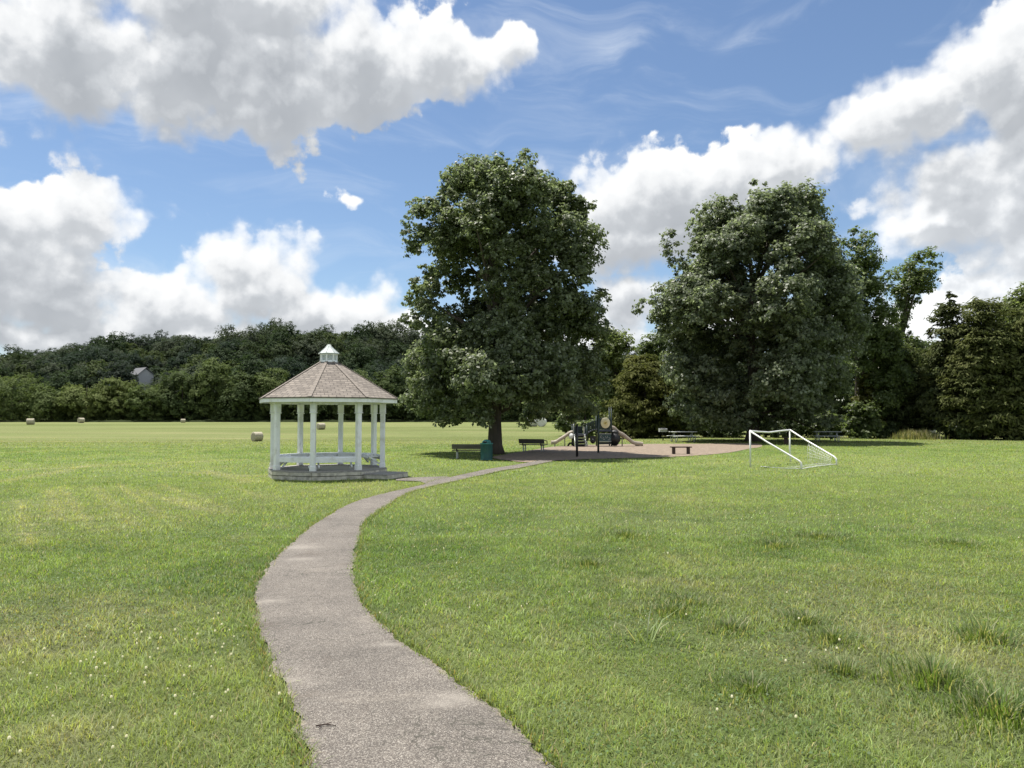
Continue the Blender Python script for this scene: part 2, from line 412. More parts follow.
def mat_shingle():
    m, N, out = mat('roof_shingles')
    uv = N.n('ShaderNodeUVMap', uv_map='uv').outputs[0]
    br = N.n('ShaderNodeTexBrick'); N.put(br.inputs['Vector'], uv); br.offset = .5
    for k, v in (('Color1', (.275,.236,.200,1)), ('Color2', (.172,.147,.124,1)), ('Mortar', (.105,.09,.078,1)), ('Scale', 1.), ('Mortar Size', .012), ('Mortar Smooth', .3), ('Bias', .1), ('Brick Width', .21), ('Row Height', .105)):
        br.inputs[k].default_value = v
    nz = N.noise(uv, 9, 5, .7).outputs[0]
    c = N.scale(br.outputs['Color'], N.maprange(nz, .3, .7, .82, 1.18, 'LINEAR'))
    b = N.n('ShaderNodeBsdfPrincipled'); N.put(b.inputs['Base Color'], c); b.inputs['Roughness'].default_value = .9
    bn = N.n('ShaderNodeBump'); bn.inputs['Strength'].default_value = .6; bn.inputs['Distance'].default_value = .012
    N.put(bn.inputs['Height'], N.m('SUBTRACT', 1., br.outputs['Fac'])); N.put(b.inputs['Normal'], bn.outputs[0])
    N.t.links.new(b.outputs[0], out.inputs[0]); return m
M['ground'], M['path'], M['shingle'] = mat_ground(), mat_path(), mat_shingle()
M['mulch'] = surf('wood_mulch', (.198,.152,.110), .95, .5, 7, 1., 30, dirt=(.34,.27,.21), dirt_scale=2.5)
M['hill'] = surf('woodland_floor', (.030,.038,.018), 1., .3, .2, spec=0.)

# ---------------------------------------------------------------- ground colour
TUFTS = [(775,546,.55,'lush'),(822,538,.5,'lush'),(625,536,.5,'lush'),(688,604,.34,'lush'),(672,612,.22,'lush'),(730,629,.26,'lush'),(806,622,.3,'lush'),(833,640,.28,'lush'),
         (752,690,.3,'lush'),(842,672,.18,'lush'),(932,682,.30,'tall'),(1000,716,.42,'tall'),(648,640,.28,'pale'),(960,545,.4,'lush'),(985,640,.22,'tall'),(590,565,.35,'lush')]
DRY = [(30,625,1.3,.55),(105,632,1.0,.35),(850,632,1.2,.6),(900,650,1.0,.5),(930,720,.5,.45),(700,575,1.6,.35),(650,520,2.5,.25),(70,748,.5,.4),(450,625,.4,.3)]
DRYW = [(*flat(a, b), r, s) for a, b, r, s in DRY]
LUSHW = [(*flat(a, b), r*1.25) for a, b, r, k in TUFTS]
def seg_d(x, y, a, b):
    ax, ay = a; bx, by = b; t = np.clip(((x-ax)*(bx-ax)+(y-ay)*(by-ay))/((bx-ax)**2+(by-ay)**2), 0, 1)
    return np.hypot(x-ax-t*(bx-ax), y-ay-t*(by-ay))
STREAK = [(flat(95,487), flat(132,524), .28), (flat(50,490), flat(60,520), .3), (flat(140,490), flat(200,510), .25), (flat(0,482), flat(95,464), .5), (flat(205,470), flat(250,482), .5), (flat(175,497), flat(215,512), .25), (flat(0,470), flat(240,459), .6), (flat(60,487), flat(92,530), .2), (flat(118,484), flat(165,518), .2), (flat(160,484), flat(235,512), .2), (flat(20,500), flat(30,545), .22), (flat(230,486), flat(262,497), .2), (flat(150,470), flat(260,476), .3)]
def albedo(x, y):
    x, y = np.asarray(x, float), np.asarray(y, float)
    n1, n2, n3 = fbm(x*.22, y*.22, 3), fbm(x*.9, y*.9, 11), fbm(x*.05, y*.05, 23, 3)
    n4 = fbm(x*3.1, y*3.1, 31, 3)
    base, lush, yel, dry = (np.array(c) for c in ((.168,.234,.070), (.110,.172,.048), (.230,.274,.098), (.33,.305,.185)))
    def mixc(c, k, f): return c + (k-c)*f[..., None]
    c = np.broadcast_to(base, x.shape+(3,)).copy()
    c = mixc(c, lush, sstep(.44, .66, n2)*.8)
    c = mixc(c, yel, sstep(.48, .68, n1)*.6)
    c = mixc(c, yel, sstep(.5, .66, n3)*.4)
    c = mixc(c, dry, sstep(.60, .78, n4)*.25)
    c = mixc(c, dry, sstep(.64, .8, fbm(x*.55, y*.55, 41))*.25)
    for X, Y, r, s_ in DRYW:
        c = mixc(c, dry, .7*s_*np.exp(-((x-X)**2+((y-Y)*.8)**2)/(r*.8)**2)*(.2+1.5*n4))
    for X, Y, r in LUSHW:
        c = mixc(c, lush, .45*np.exp(-((x-X)**2+((y-Y)*.8)**2)/r**2))
    for a, b, w in STREAK:
        c = mixc(c, np.array((.32,.32,.16)), .75*np.exp(-(seg_d(x, y, a, b)/(w*.5))**2)*(.3+1.2*n4))
    f = sstep(38, 75, y)                                       # the hayfield beyond: paler, with windrow lines
    c = mixc(c, np.array((.21,.215,.085)), f*.55)
    rows = np.sin((y*.42 + .10*x) + 3*fbm(x*.03, y*.03, 51, 2))
    c = mixc(c, np.array((.30,.275,.135)), f*.6*sstep(.55, .98, rows)*sstep(.35, .6, fbm(x*.04, y*.12, 61)))
    c = mixc(c, np.array((.125,.155,.045)), f*.6*sstep(.5, .7, fbm(x*.02, y*.06, 71)))
    return np.clip(c, .004, 1)

# ---------------------------------------------------------------- path, mulch outlines
PATH = [((312,768),(553,768)),((295,717),(507,717)),((285,691),(468,691)),((270,661),(432,661)),((261,636),(394,636)),((254,606),(364,606)),
        ((254,592),(356,588)),((268,566),(354,566)),((294,541),(358,541)),((318,522),(366,520)),((352,503),(390,503)),((388,492.5),(410,492)),((424,484.5),(439,484.5)),
        ((436,480.2),(458,480.6)),((452,476.6),(472,477.2)),((470,472.8),(486,474.2)),((488,469.0),(502,470.6)),((508,466.0),(520,467.8)),((527,462.8),(541,463.6)),((538,460.6),(553,461.2))]
PL = [flat(*p[0]) for p in PATH]; PR = [flat(*p[1]) for p in PATH]
def ext(P): (x0,y0),(x1,y1) = P[0], P[1]; return [(x0+(x0-x1)*k, y0+(y0-y1)*k) for k in (9., 4., 1.8)] + P
PL, PR = ext(PL), ext(PR)
def catmull(P, n=14):
    P = [2*np.array(P[0])-np.array(P[1])] + [np.array(p) for p in P] + [2*np.array(P[-1])-np.array(P[-2])]
    o = []
    for i in range(1, len(P)-2):
        for k in range(n):
            t = k/n; a, b, c, d = P[i-1:i+3]
            o.append(.5*((2*b)+(c-a)*t+(2*a-5*b+4*c-d)*t*t+(3*b-a-3*c+d)*t**3))
    o.append(P[-2]); return np.array(o)
CL, CR = catmull(PL, 22), catmull(PR, 22)
FORK = np.array([flat(*p) for p in ((396,480.7),(402,480.8),(414,481.1),(421,481.8),(425,484.0),(440,482.0),(452,478.2),(448,476.6),(430,477.0),(414,477.6),(396,478.8))])
MULCH = np.array(catmull([flat(*p) for p in ((490,457.3),(505,460.2),(532,462.3),(560,460.3),(600,458.8),(660,457.3),(700,455.3),(730,452.5),(748,449),(762,446.5),(755,443.6),(720,443.6),(690,443.9),(650,443.9),(600,444.6),(560,446.2),(535,449.5),(510,453.5),(490,457.3))], 6))
def inside(poly, x, y):
    r = np.zeros(x.shape, bool); n = len(poly)
    for i in range(n):
        x0, y0 = poly[i]; x1, y1 = poly[(i+1) % n]
        if y0 == y1: continue
        c = ((y0 > y) != (y1 > y)) & (x < (x1-x0)*(y-y0)/(y1-y0)+x0); r ^= c
    return r
PATHPOLY = np.vstack([CL[::2], CR[::-2]])

# gazebo frame (needed by the grass too)
GC = V3((*flat(327.5, 475.2), 0)); GC = V3((GC.x/GC.y*22.6, 22.6, 0))
GA = math.atan2(-GC.x, -GC.y)                         # direction from the gazebo to the camera, as an angle from +Y
def goct(th, r, z=0):                                 # th degrees to the right of the viewing line
    f = V3((-GC.x, -GC.y, 0)).normalized(); rt = V3((-f.y, f.x, 0))
    a = R(th); return f*(math.cos(a)*r) + rt*(math.sin(a)*r) + V3((0, 0, z))

# ---------------------------------------------------------------- ground
def build_ground():
    xs = np.concatenate([-np.geomspace(1500, 32, 22), np.arange(-30, 42, .3), np.geomspace(43, 1500, 22)])
    ys = np.concatenate([[-600,-200,-60,-20,-10], np.arange(-6, 62, .3), np.arange(62.5, 230, 1.6), np.geomspace(235, 3000, 20)])
    X, Y = np.meshgrid(xs, ys); Z = gz(X, Y)
    Z = Z + .02*(fbm(X*.5, Y*.5, 5, 3)-.5)*sstep(1, 3, np.minimum(np.abs(X+1.2), 9)) - .012
    v = np.stack([X, Y, Z], -1).reshape(-1, 3); nx = len(xs)
    i = np.arange(len(ys)-1)[:, None]*nx + np.arange(nx-1)[None]
    q = np.stack([i, i+1, i+nx+1, i+nx], -1).reshape(-1, 4)
    a = albedo(X, Y).reshape(-1, 3)
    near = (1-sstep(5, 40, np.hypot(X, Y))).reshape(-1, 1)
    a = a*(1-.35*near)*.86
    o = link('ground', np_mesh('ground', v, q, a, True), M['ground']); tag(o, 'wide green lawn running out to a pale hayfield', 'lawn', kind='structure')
build_ground()
def build_path():
    n = 9; rows = []; ed = []
    for a, b in zip(CL, CR):
        for k in range(n):
            t = k/(n-1); rows.append(a+(b-a)*t); ed.append(abs(2*t-1))
    rows = np.array(rows); ed = np.array(ed)
    wob = (fbm(rows[:, 0]*5, rows[:, 1]*5, 81, 3)-.5)*.12*(ed > .9) + (fbm(rows[:, 0]*19, rows[:, 1]*19, 83, 2)-.5)*.035*(ed > .9)
    w = np.linalg.norm(CR-CL, axis=1).repeat(n); dirn = ((CR-CL)/np.linalg.norm(CR-CL, axis=1)[:, None]).repeat(n, 0)
    side = np.sign(np.tile(np.arange(n), len(CL))-(n-1)/2)
    rows = rows + dirn*(wob*side)[:, None]
    v = np.column_stack([rows, np.where(ed > .95, .004, .012)])
    i = (np.arange(len(CL)-1)[:, None]*n + np.arange(n-1)[None]).ravel()
    q = np.stack([i, i+1, i+n+1, i+n], -1)
    cols = np.zeros((len(v), 3)); cols[:, 0] = ed
    for px, py, r in ((458,700,.16),(290,681,.09),(312,684,.06),(270,602,.12),(300,548,.25),(440,706,.11),(300,560,.18),(345,470,.3),(388,646,.09),(370,618,.06)):
        X, Y = flat(px, py); cols[:, 1] = np.maximum(cols[:, 1], np.exp(-((rows[:,0]-X)**2+((rows[:,1]-Y)*1.6)**2)/r**2))
    o = link('path', np_mesh('path', v, q, cols, True), M['path']); tag(o, 'grey exposed aggregate footpath curving through the lawn', 'path', kind='structure')
    me = bpy.data.meshes.new('path'); me.from_pydata([(x, y, .008) for x, y in FORK], [], [tuple(range(len(FORK)))[::-1]])
    if me.polygons[0].normal.z < 0: me.flip_normals()
    o = link('path_spur', me, M['path']); tag(o, 'short pale spur of path leading to the gazebo step', 'path', kind='structure')
    me = bpy.data.meshes.new('mulch'); me.from_pydata([(x, y, .006) for x, y in MULCH[:-1]], [], [tuple(range(len(MULCH)-1))])
    if me.polygons[0].normal.z < 0: me.flip_normals()
    o = link('mulch', me, M['mulch']); tag(o, 'brown wood mulch bed under the playground', 'mulch', kind='structure')
build_path()

# ---------------------------------------------------------------- grass
def blades(x, y, h, w, lean, col, rot=None, seg=2):
    n = len(x); z0 = gz(x, y) - .012
    a = rng.uniform(0, 2*math.pi, n) if rot is None else rot
    dx, dy = np.cos(a), np.sin(a); sx, sy = -dy, dx
    lv = []
    for t, ww, off in ((0, 1., 0), (.55, .85, .35), (1, .12, 1.))[:] if seg == 2 else ((0, 1., 0), (1, .25, 1.)):
        px, py, pz = x+dx*lean*h*off, y+dy*lean*h*off, z0+h*t*(1-.25*lean*off)
        lv += [np.stack([px-sx*w*ww/2, py-sy*w*ww/2, pz], -1), np.stack([px+sx*w*ww/2, py+sy*w*ww/2, pz], -1)]
    k = len(lv); v = np.stack(lv, 1).reshape(-1, 3); b = np.arange(n)[:, None]*k
    q = np.concatenate([b+np.array([[0,1,3,2]])] + ([b+np.array([[2,3,5,4]])] if k == 6 else []), 0)
    return v, q, np.repeat(col, k, 0)
def unit(v): return v/np.maximum(np.linalg.norm(v, axis=-1, keepdims=True), 1e-6)
def leaf_quads(pos, nrm, size, aspect, col, droop=None):
    n = len(pos); t = unit(np.cross(nrm, rng.normal(size=(n, 3)))) if droop is None else unit(droop - nrm*(droop*nrm).sum(-1, keepdims=True))
    b = np.cross(nrm, t); s = size[:, None]; a = s*aspect
    fold = nrm*s*.12
    v = np.stack([pos-t*s*.5, pos+b*a*.5+fold, pos+t*s*.5, pos-b*a*.5+fold], 1).reshape(-1, 3)
    return v, np.arange(n*4).reshape(-1, 4), np.repeat(col, 4, 0)
class Pile:
    def __init__(s): s.v, s.q, s.c, s.n = [], [], [], 0
    def add(s, v, q, c): s.v.append(v); s.q.append(q+s.n); s.c.append(c); s.n += len(v)
    def mesh(s, name, smooth=False): return np_mesh(name, np.concatenate(s.v), np.concatenate(s.q), np.concatenate(s.c), smooth)
def scatter(y0, y1, dens, half=.86):
    """points of a wedge before the camera, uniform per square metre, kept off the path, the mulch and the gazebo floor"""
    e = 2.6; A = half*(y1**2-y0**2) + 2*e*(y1-y0); n = int(A*dens)
    y = rng.uniform(y0, y1, n*2); y = y[rng.random(n*2)*(half*y1+e) < half*y+e][:n]; n = len(y); x = rng.uniform(-1, 1, n)*(half*y+e)
    j = .035
    ok = ~inside(PATHPOLY, x+rng.normal(0, j, n), y+rng.normal(0, j, n)) & ~inside(FORK, x, y)
    if y1 > 30: ok &= ~inside(MULCH, x, y)
    ok &= np.hypot(x-GC.x, y-GC.y) > 1.72
    return x[ok], y[ok]
def build_grass():
    P = Pile()
    for y0, y1, dens, hh, ww, seg in ((1.0, 5.5, 5200, .040, .0040, 2), (5.5, 11, 2300, .042, .0060, 2), (11, 22, 640, .045, .011, 1), (22, 46, 150, .048, .022, 1), (46, 95, 26, .055, .045, 1)):
        x, y = scatter(y0, y1, dens)
        if y0 > 40: k = rng.random(len(x)) > sstep(46, 95, y); x, y = x[k], y[k]
        n = len(x)
        tall = fbm(x*.7, y*.7, 91, 3)
        clump = fbm(x*4.2, y*4.2, 95, 2)
        h = hh*rng.uniform(.5, 1.4, n)*(.5+.7*tall)*(.45+1.35*clump); c = albedo(x, y)*rng.uniform(.62, 1.4, n)[:, None]*(.72+.6*clump)[:, None]
        straw = rng.random(n) < .07; c[straw] = np.array((.36,.31,.16))*rng.uniform(.7, 1.2, straw.sum())[:, None]
        fresh = rng.random(n) < .12; c[fresh] *= np.array((1.25,1.35,1.0))
        P.add(*blades(x, y, h, ww*rng.uniform(.6, 1.4, n), rng.uniform(.2, 1.45, n), c, seg=seg))
    x, y = scatter(1.2, 12, 420); k = fbm(x*1.1+9, y*1.1, 131, 3)+.25*fbm(x*6, y*6, 133, 2) > .66; x, y = x[k], y[k]; n = len(x)
    c = np.array((.105,.165,.055))[None]*rng.uniform(.7, 1.35, n)[:, None]
    nr = unit(np.stack([rng.normal(0, .4, n), rng.normal(0, .4, n), np.ones(n)], -1))
    P.add(*leaf_quads(np.stack([x, y, rng.uniform(.012, .045, n)], -1), nr, rng.uniform(.012, .026, n), .8, c))
    x, y = scatter(1.2, 16, 16); k = fbm(x*.5, y*.5, 141, 3) > .47; x, y = x[k], y[k]; n = len(x)
    c = np.array((.27,.26,.13))[None]*rng.uniform(.6, 1.3, n)[:, None]; gr = rng.random(n) < .5; c[gr] = np.array((.17,.22,.08))
    P.add(*blades(x, y, rng.uniform(.07, .17, n), rng.uniform(.0025, .005, n)*np.maximum(1, y/7), rng.uniform(.1, .8, n), c))
    # ragged fringe of longer blades leaning over the edge of the path
    for C, s_ in ((CL, -1), (CR, 1)):
        d = np.gradient(C, axis=0); L = np.linalg.norm(d, axis=1); nrm = np.stack([d[:, 1], -d[:, 0]], -1)/L[:, None]
        if ((nrm*(CR-CL)).sum(1) < 0).mean() > .5: nrm = -nrm
        k = rng.integers(0, len(C), 26000); wgt = L[k]*np.exp(-np.hypot(C[k,0], C[k,1])/14.); k = k[rng.random(len(k)) < wgt/wgt.max()*1.4]
        o = rng.normal(.035, .03, len(k)); p = C[k] + nrm[k]*(s_*o)[:, None] + d[k]*rng.uniform(-.5, .5, len(k))[:, None]
        keep = p[:, 1] > .8; p = p[keep]; n = len(p)
        c = albedo(p[:, 0], p[:, 1])*rng.uniform(.55, 1.3, n)[:, None]; br = rng.random(n) < .14; c[br] = np.array((.30,.235,.12))
        P.add(*blades(p[:, 0], p[:, 1], rng.uniform(.03, .085, n), rng.uniform(.004, .008, n), rng.uniform(.3, 1.2, n), c))
    o = link('grass', P.mesh('grass'), M['blade']); tag(o, 'short mown green grass covering the lawn', 'grass', kind='stuff')
    # clover heads
    P = Pile()
    spots = [(150,660,.55,60),(110,690,.5,40),(190,700,.5,26),(60,740,.4,14),(230,640,.4,20),(780,640,.5,10),(740,685,.4,12),(930,520,2.2,50),(880,505,2.,40),(700,520,2,26),(400,545,.6,30),(420,600,.7,30),(985,505,1.8,30),(560,560,1.5,20)]
    for px, py, r, n in spots:
        n = int(n*.6); X, Y = flat(px, py); x, y = X+rng.normal(0, r, n), Y+rng.normal(0, r, n)
        ok = ~inside(PATHPOLY, x, y); x, y = x[ok], y[ok]; n = len(x); s = rng.uniform(.0035, .0085, n)
        z = rng.uniform(.035, .06, n)
        cube = np.array([(-1,-1,-1),(1,-1,-1),(1,1,-1),(-1,1,-1),(-.7,-.7,1),(.7,-.7,1),(.7,.7,1),(-.7,.7,1)])
        v = (np.stack([x, y, z], -1)[:, None] + cube[None]*s[:, None, None]*.85).reshape(-1, 3); b = np.arange(n)[:, None]*8
        q = np.concatenate([b+np.array([t]) for t in ([4,5,6,7],[0,1,5,4],[1,2,6,5],[2,3,7,6],[3,0,4,7])], 0)
        P.add(v, q, np.tile(np.array((.62,.60,.50)), (n*8, 1)))
    o = link('clover_flowers', P.mesh('clover_flowers'), M['blade']); tag(o, 'tiny white clover heads scattered in the lawn', 'clover', kind='stuff')
build_grass()

TUFT_LABELS = ['broad grey green tuft of long grass below the soccer goal, left of a twin tuft', 'broad grey green tuft of long grass below the goal feet, right of a twin tuft',
 'low dark tuft of long grass below the brown bench and nearest the middle', 'upright dark tuft of grass in mid lawn, with a smaller tuft touching its left', 'small tuft touching the left side of an upright dark tuft in mid lawn',
 'small dark leafy tuft of grass lying low in mid lawn with no other beside it', 'thin dark tuft of grass just above a brown dry patch of lawn', 'dark tuft of grass on the near edge of the brown dry patch',
 'wide soft tuft of grass with white clover heads around it', 'tiny spiky tuft of grass alone below the dry patch', 'tall spiky tuft with pale blades, second largest at the right edge of the lawn', 'largest and darkest tuft of tall grass at the lower right corner',
 'loose tuft of a few broad pale arching blades in mid lawn', 'low tuft of grass in the far right lawn below the cedars', 'sparse tuft of pale stems above the tall spiky tuft at the right', 'faint low tuft of grass near the bend of the path']
for (px, py, r, kd), lb in zip(TUFTS, TUFT_LABELS):
    X, Y = flat(px, py); n = int({'lush': 420, 'tall': 420, 'pale': 30}[kd]*min(max(r/.3, .5), 1.5))
    rr = np.abs(rng.normal(0, .62, n))*r; a = rng.uniform(0, 2*math.pi, n); x, y = rr*np.cos(a)*1.2, rr*np.sin(a)
    col = {'lush': (.105,.148,.050), 'tall': (.095,.145,.038), 'pale': (.20,.25,.11)}[kd]
    c = np.array(col)[None]*rng.uniform(.6, 1.5, n)[:, None]; pl = rng.random(n) < .2; c[pl] = np.array((.34,.33,.19))
    h = {'lush': .105, 'tall': .18, 'pale': .24}[kd]*rng.uniform(.4, 1.15, n)*(1.15-.5*rr/r)
    far_k = max(1., Y/8.)
    v, q, c = blades(x, y, h, {'lush': .006, 'tall': .0065, 'pale': .0095}[kd]*rng.uniform(.7, 1.4, n)*far_k**.6, rng.uniform(.2, 1.0, n) if kd != 'pale' else rng.uniform(.6, 1.3, n), c, rot=a+rng.normal(0, .8, n))
    nb = n*6; b_ = np.arange(n)[:, None]*6; v = np.concatenate([v, [(-.01,0,-.05),(.01,0,-.05)]]); c = np.concatenate([c, c[:2]]); q = np.concatenate([q, np.concatenate([b_+np.array([[1,0]]), np.full((n,1), nb), np.full((n,1), nb+1)], 1)])
    o = link('grass_tuft', np_mesh('grass_tuft', v, q, c), M['blade']); o.location = (X, Y, 0)
    tag(o, lb, 'grass tuft', 'taller tufts of grass in the lawn')

# ---------------------------------------------------------------- trees
def crown_lobes(prof, lobe_r, r_, inner=.35, skip=.08, flat_=1., inset=(.80, .45, .55)):
    """prof: rows of height, left, right (metres from the trunk). Returns lobe centres and radii that fill the outline."""
    prof = sorted(prof); Z = np.array([p[0] for p in prof]); Lf = np.array([p[1] for p in prof]); Rt = np.array([p[2] for p in prof])
    seed_ = r_.uniform(0, 90); out = []; z = Z[0]+lobe_r*inset[1]*flat_; step = lobe_r*1.0*flat_; top = Z[-1]-lobe_r*inset[2]*flat_
    while z <= max(top, Z[0]+lobe_r*.5):
        l, r = np.interp(z, Z, Lf), np.interp(z, Z, Rt); hw = (r-l)/2; xc = (l+r)/2
        ring = max(hw-lobe_r*inset[0], 0.); cnt = max(1, int(round(2*math.pi*ring/(lobe_r*1.3)))); ph = r_.uniform(0, 6.3)
        for k in range(cnt):
            a = ph + 2*math.pi*(k+r_.uniform(-.25, .25))/cnt
            bough = float(vnoise(np.array(a*1.9+50.), np.array(z/lobe_r*.55+seed_), 3))
            if cnt > 3 and r_.random() < skip*(1.9-1.8*bough): continue
            rr = ring*(.74+.36*bough)*r_.uniform(.9, 1.04)
            out.append((xc+math.cos(a)*rr, math.sin(a)*rr, z+r_.uniform(-.5, .5)*step, lobe_r*r_.uniform(.5, 1.2)))
        for s_ in (-1, 1):                                    # keep the outline seen from the lawn
            if ring > lobe_r and r_.random() < .55:
                out.append((xc+s_*ring*r_.uniform(.94, 1.04), r_.uniform(-.3, .3)*ring, z+r_.uniform(-.4, .4)*step, lobe_r*r_.uniform(.55, .95)))
        m = int(cnt*inner)
        for k in range(m):
            a = r_.uniform(0, 6.3); rr = ring*math.sqrt(r_.uniform(.02, .5)); out.append((xc+math.cos(a)*rr, math.sin(a)*rr, z, lobe_r*r_.uniform(.7, 1.1)))
        z += step
    return np.array(out)
def boughs(lobes, per, size, r_, up=.35):
    mid = (lobes[:, :3]*lobes[:, 3:]**3).sum(0)/(lobes[:, 3]**3).sum(); out = []; med = np.median(lobes[:, 3])
    for x, y, z, lr in lobes:
        k = max(3, int(per*(lr/med)**2)); o = np.array((x, y, z))-mid; o[2] *= .5; o = o/(np.linalg.norm(o)+.3)
        for _ in range(k):
            u = r_.normal(size=3); u = u/np.linalg.norm(u) + o*.55 + np.array((0, 0, up)); u /= np.linalg.norm(u)
            p = np.array((x, y, z)) + u*lr*r_.uniform(.55, .98); out.append((*p, lr*size*r_.uniform(.65, 1.25)))
    return np.array(out)
def crown_mesh(name, lobes, leaf, clumps, per, pal, r_, pale=0., needle=False, flat_=1., rnd=.5, body=.25, tight=1.):
    P = Pile(); pal = np.array(pal); mid = (lobes[:, :3]*lobes[:, 3:]**3).sum(0)/(lobes[:, 3]**3).sum(); flat0 = flat_
    for x, y, z, lr in lobes:
        k = max(4, int(clumps*(lr/np.median(lobes[:, 3]))**2))
        flat_ = flat0 if lr > .62 else 1.
        u = unit(r_.normal(size=(k, 3))); u[:, 2] = np.where(u[:, 2] < -.5, -u[:, 2]*.6, u[:, 2]); u = unit(u)
        cc = np.array((x, y, z)) + u*np.array((1, 1, flat_))*lr*(1-(1-r_.uniform(.45, 1.08, k))*(tight))[:, None]
        tone = r_.random(); ct = pal[0] + (pal[1]-pal[0])*np.clip(tone*.6 + r_.random(k)*.5, 0, 1)[:, None]
        cs = lr*(.26 if not needle else .34)*tight
        pos = (cc[:, None] + r_.normal(size=(k, per, 3))*np.array((1, 1, .7 if not needle else .35))*cs*.62).reshape(-1, 3)
        uu = np.repeat(u, per, 0); n = len(pos)
        nrm = unit(uu*.8 + unit(pos-mid)*body + np.array((0, 0, .45)) + r_.normal(size=(n, 3))*rnd)
        col = np.repeat(ct, per, 0)*r_.uniform(.72, 1.3, n)[:, None]
        if pale: m = r_.random(n) < pale; col[m] = np.array((.24,.27,.19))*r_.uniform(.7, 1.25, m.sum())[:, None]
        sz = leaf*r_.uniform(.65, 1.3, n)
        droop = unit(uu*np.array((1, 1, .2)) + np.array((0, 0, -.25)) + r_.normal(size=(n, 3))*.45) if needle else None
        P.add(*leaf_quads(pos, nrm, sz, .72 if not needle else .3, col, droop))
    return P.mesh(name)
def trunk_mb(h, r, lobes, r_, nl=14, lean=0., split=.28):
    m = MB(); pts, rad = [], []
    for i in range(9):
        t = i/8; pts.append((lean*t*t+r_.uniform(-.04, .04)*h*.08*t, r_.uniform(-.03, .03)*h*.08*t, h*.86*t)); rad.append(r*(1.55-.55*min(t/.06, 1))*(1-.88*t) if t < .06 else r*(1-.9*t)+.01)
    pts.insert(1, (0, 0, h*.03)); rad.insert(1, r*1.12)
    m.tube(pts, rad, 12)
    if len(lobes):
        for j in r_.choice(len(lobes), min(nl, len(lobes)), replace=False):
            x, y, z, lr = lobes[j]; z0 = max(h*.1, min(z*.62, h*.6)) ; t = z0/(h*.86); bx = lean*t*t
            a, e = V3((bx, 0, z0)), V3((x, y, z)); mid = a.lerp(e, .5) + V3((0, 0, .10*(e-a).length)); L = (e-a).length
            rr = max(.025*L, .03)*.75
            m.tube([a, a.lerp(mid, .5), mid, mid.lerp(e, .55), e], [rr*1.5, rr*1.1, rr*.8, rr*.5, rr*.2], 6)
    return m
def px_profile(rows, bx, d):
    out = []
    for y, l, r in rows:
        a, b = far(l, y, d), far(r, y, d); out.append((max(a.z, .15), a.x-bx, b.x-bx))
    return out
def tree(name, label, cat, px, d, rows, leaf, lobe_r, clumps, per, pal, trunk_r, seed, group=None, pale=0., needle=False, flat_=1., inner=.35, skip=.08, mt='leaf', lean=0., nl=14, extra=(), heap=None):
    r_ = np.random.default_rng(seed); x = far(px, 430, d).x; z = float(gz(x, d))
    prof = px_profile(rows, x, d); prof = [(a-z, b, c) for a, b, c in prof]
    lobes = crown_lobes(prof, lobe_r, r_, inner, skip, flat_, (.90, 1.0, 1.12) if heap else (.80, .45, .55))
    if extra:
        ex = []
        for ax, ay, ar in extra: p = far(ax, ay, d); ex.append((p.x-x, r_.uniform(-.5, .5), p.z-z, ar))
        lobes = np.vstack([lobes, np.array(ex)])
    big = lobes
    if heap: lobes = np.vstack([boughs(lobes[:len(lobes)-len(extra)], heap[0], heap[1], r_), lobes[len(lobes)-len(extra):]])
    root = empty(name, (x, d, z), label=label, cat=cat, group=group)
    trunk_mb(max(p[0] for p in prof), trunk_r, lobes, r_, nl, lean).build('trunk', M['bark'], root)
    link('crown', crown_mesh('crown', lobes, leaf, clumps, per, pal, r_, pale, needle, flat_), M[mt], root)
    return root
DK, MD, LT = ((.052,.074,.029),(.090,.118,.045)), ((.076,.104,.036),(.118,.148,.052)), ((.108,.136,.044),(.158,.186,.066))
OL = ((.080,.096,.034),(.142,.152,.056))
tree('shade_tree', 'tallest dense dark green shade tree beside the green bin', 'tree', 495, 36.9,
     [(154,516,545),(164,478,556),(178,448,566),(195,432,580),(218,412,596),(242,401,605),(268,404,596),(292,402,604),(312,400,606),(335,408,600),(360,396,602),(385,391,606),(402,394,612),(411,404,606),(419,418,592)],
     .165, 1.35, 10, 16, ((.088,.112,.054),(.152,.176,.094)), .33, 101, pale=.20, skip=.14, inner=.3, heap=(11, .42), nl=30, extra=((590,238,.6),(597,243,.45),(590,232,.4),(592,300,.6),(601,298,.5),(418,205,.5),(412,226,.5),(578,206,.5),(574,212,.6),(474,164,.5),(528,158,.6),(596,396,.55),(408,404,.6),(425,416,.55),(438,424,.4),(415,410,.5),(456,423,.35),(575,420,.45),(590,410,.55)))
tree('shade_tree', 'broad silvery green tree with many spires behind the soccer goal', 'tree', 753, 56.,
     [(190,748,772),(203,730,790),(220,706,814),(245,692,832),(268,674,840),(292,662,846),(315,652,850),(342,654,853),(372,658,853),(400,662,852),(418,674,846),(430,690,834)],
     .24, 1.9, 10, 15, ((.092,.114,.066),(.156,.178,.106)), .42, 102, pale=.26, skip=.12, inner=.4, heap=(11, .42), nl=30, extra=((668,238,.7),(672,250,.9),(676,265,.9),(648,302,.7),(640,310,.6),(655,320,.8),(700,215,.7),(706,232,.8),(730,203,.6),(733,215,.8),(757,186,.6),(760,198,.8),(775,196,.6),(812,222,.7),(810,235,.8),(800,212,.6),(712,246,.7)))
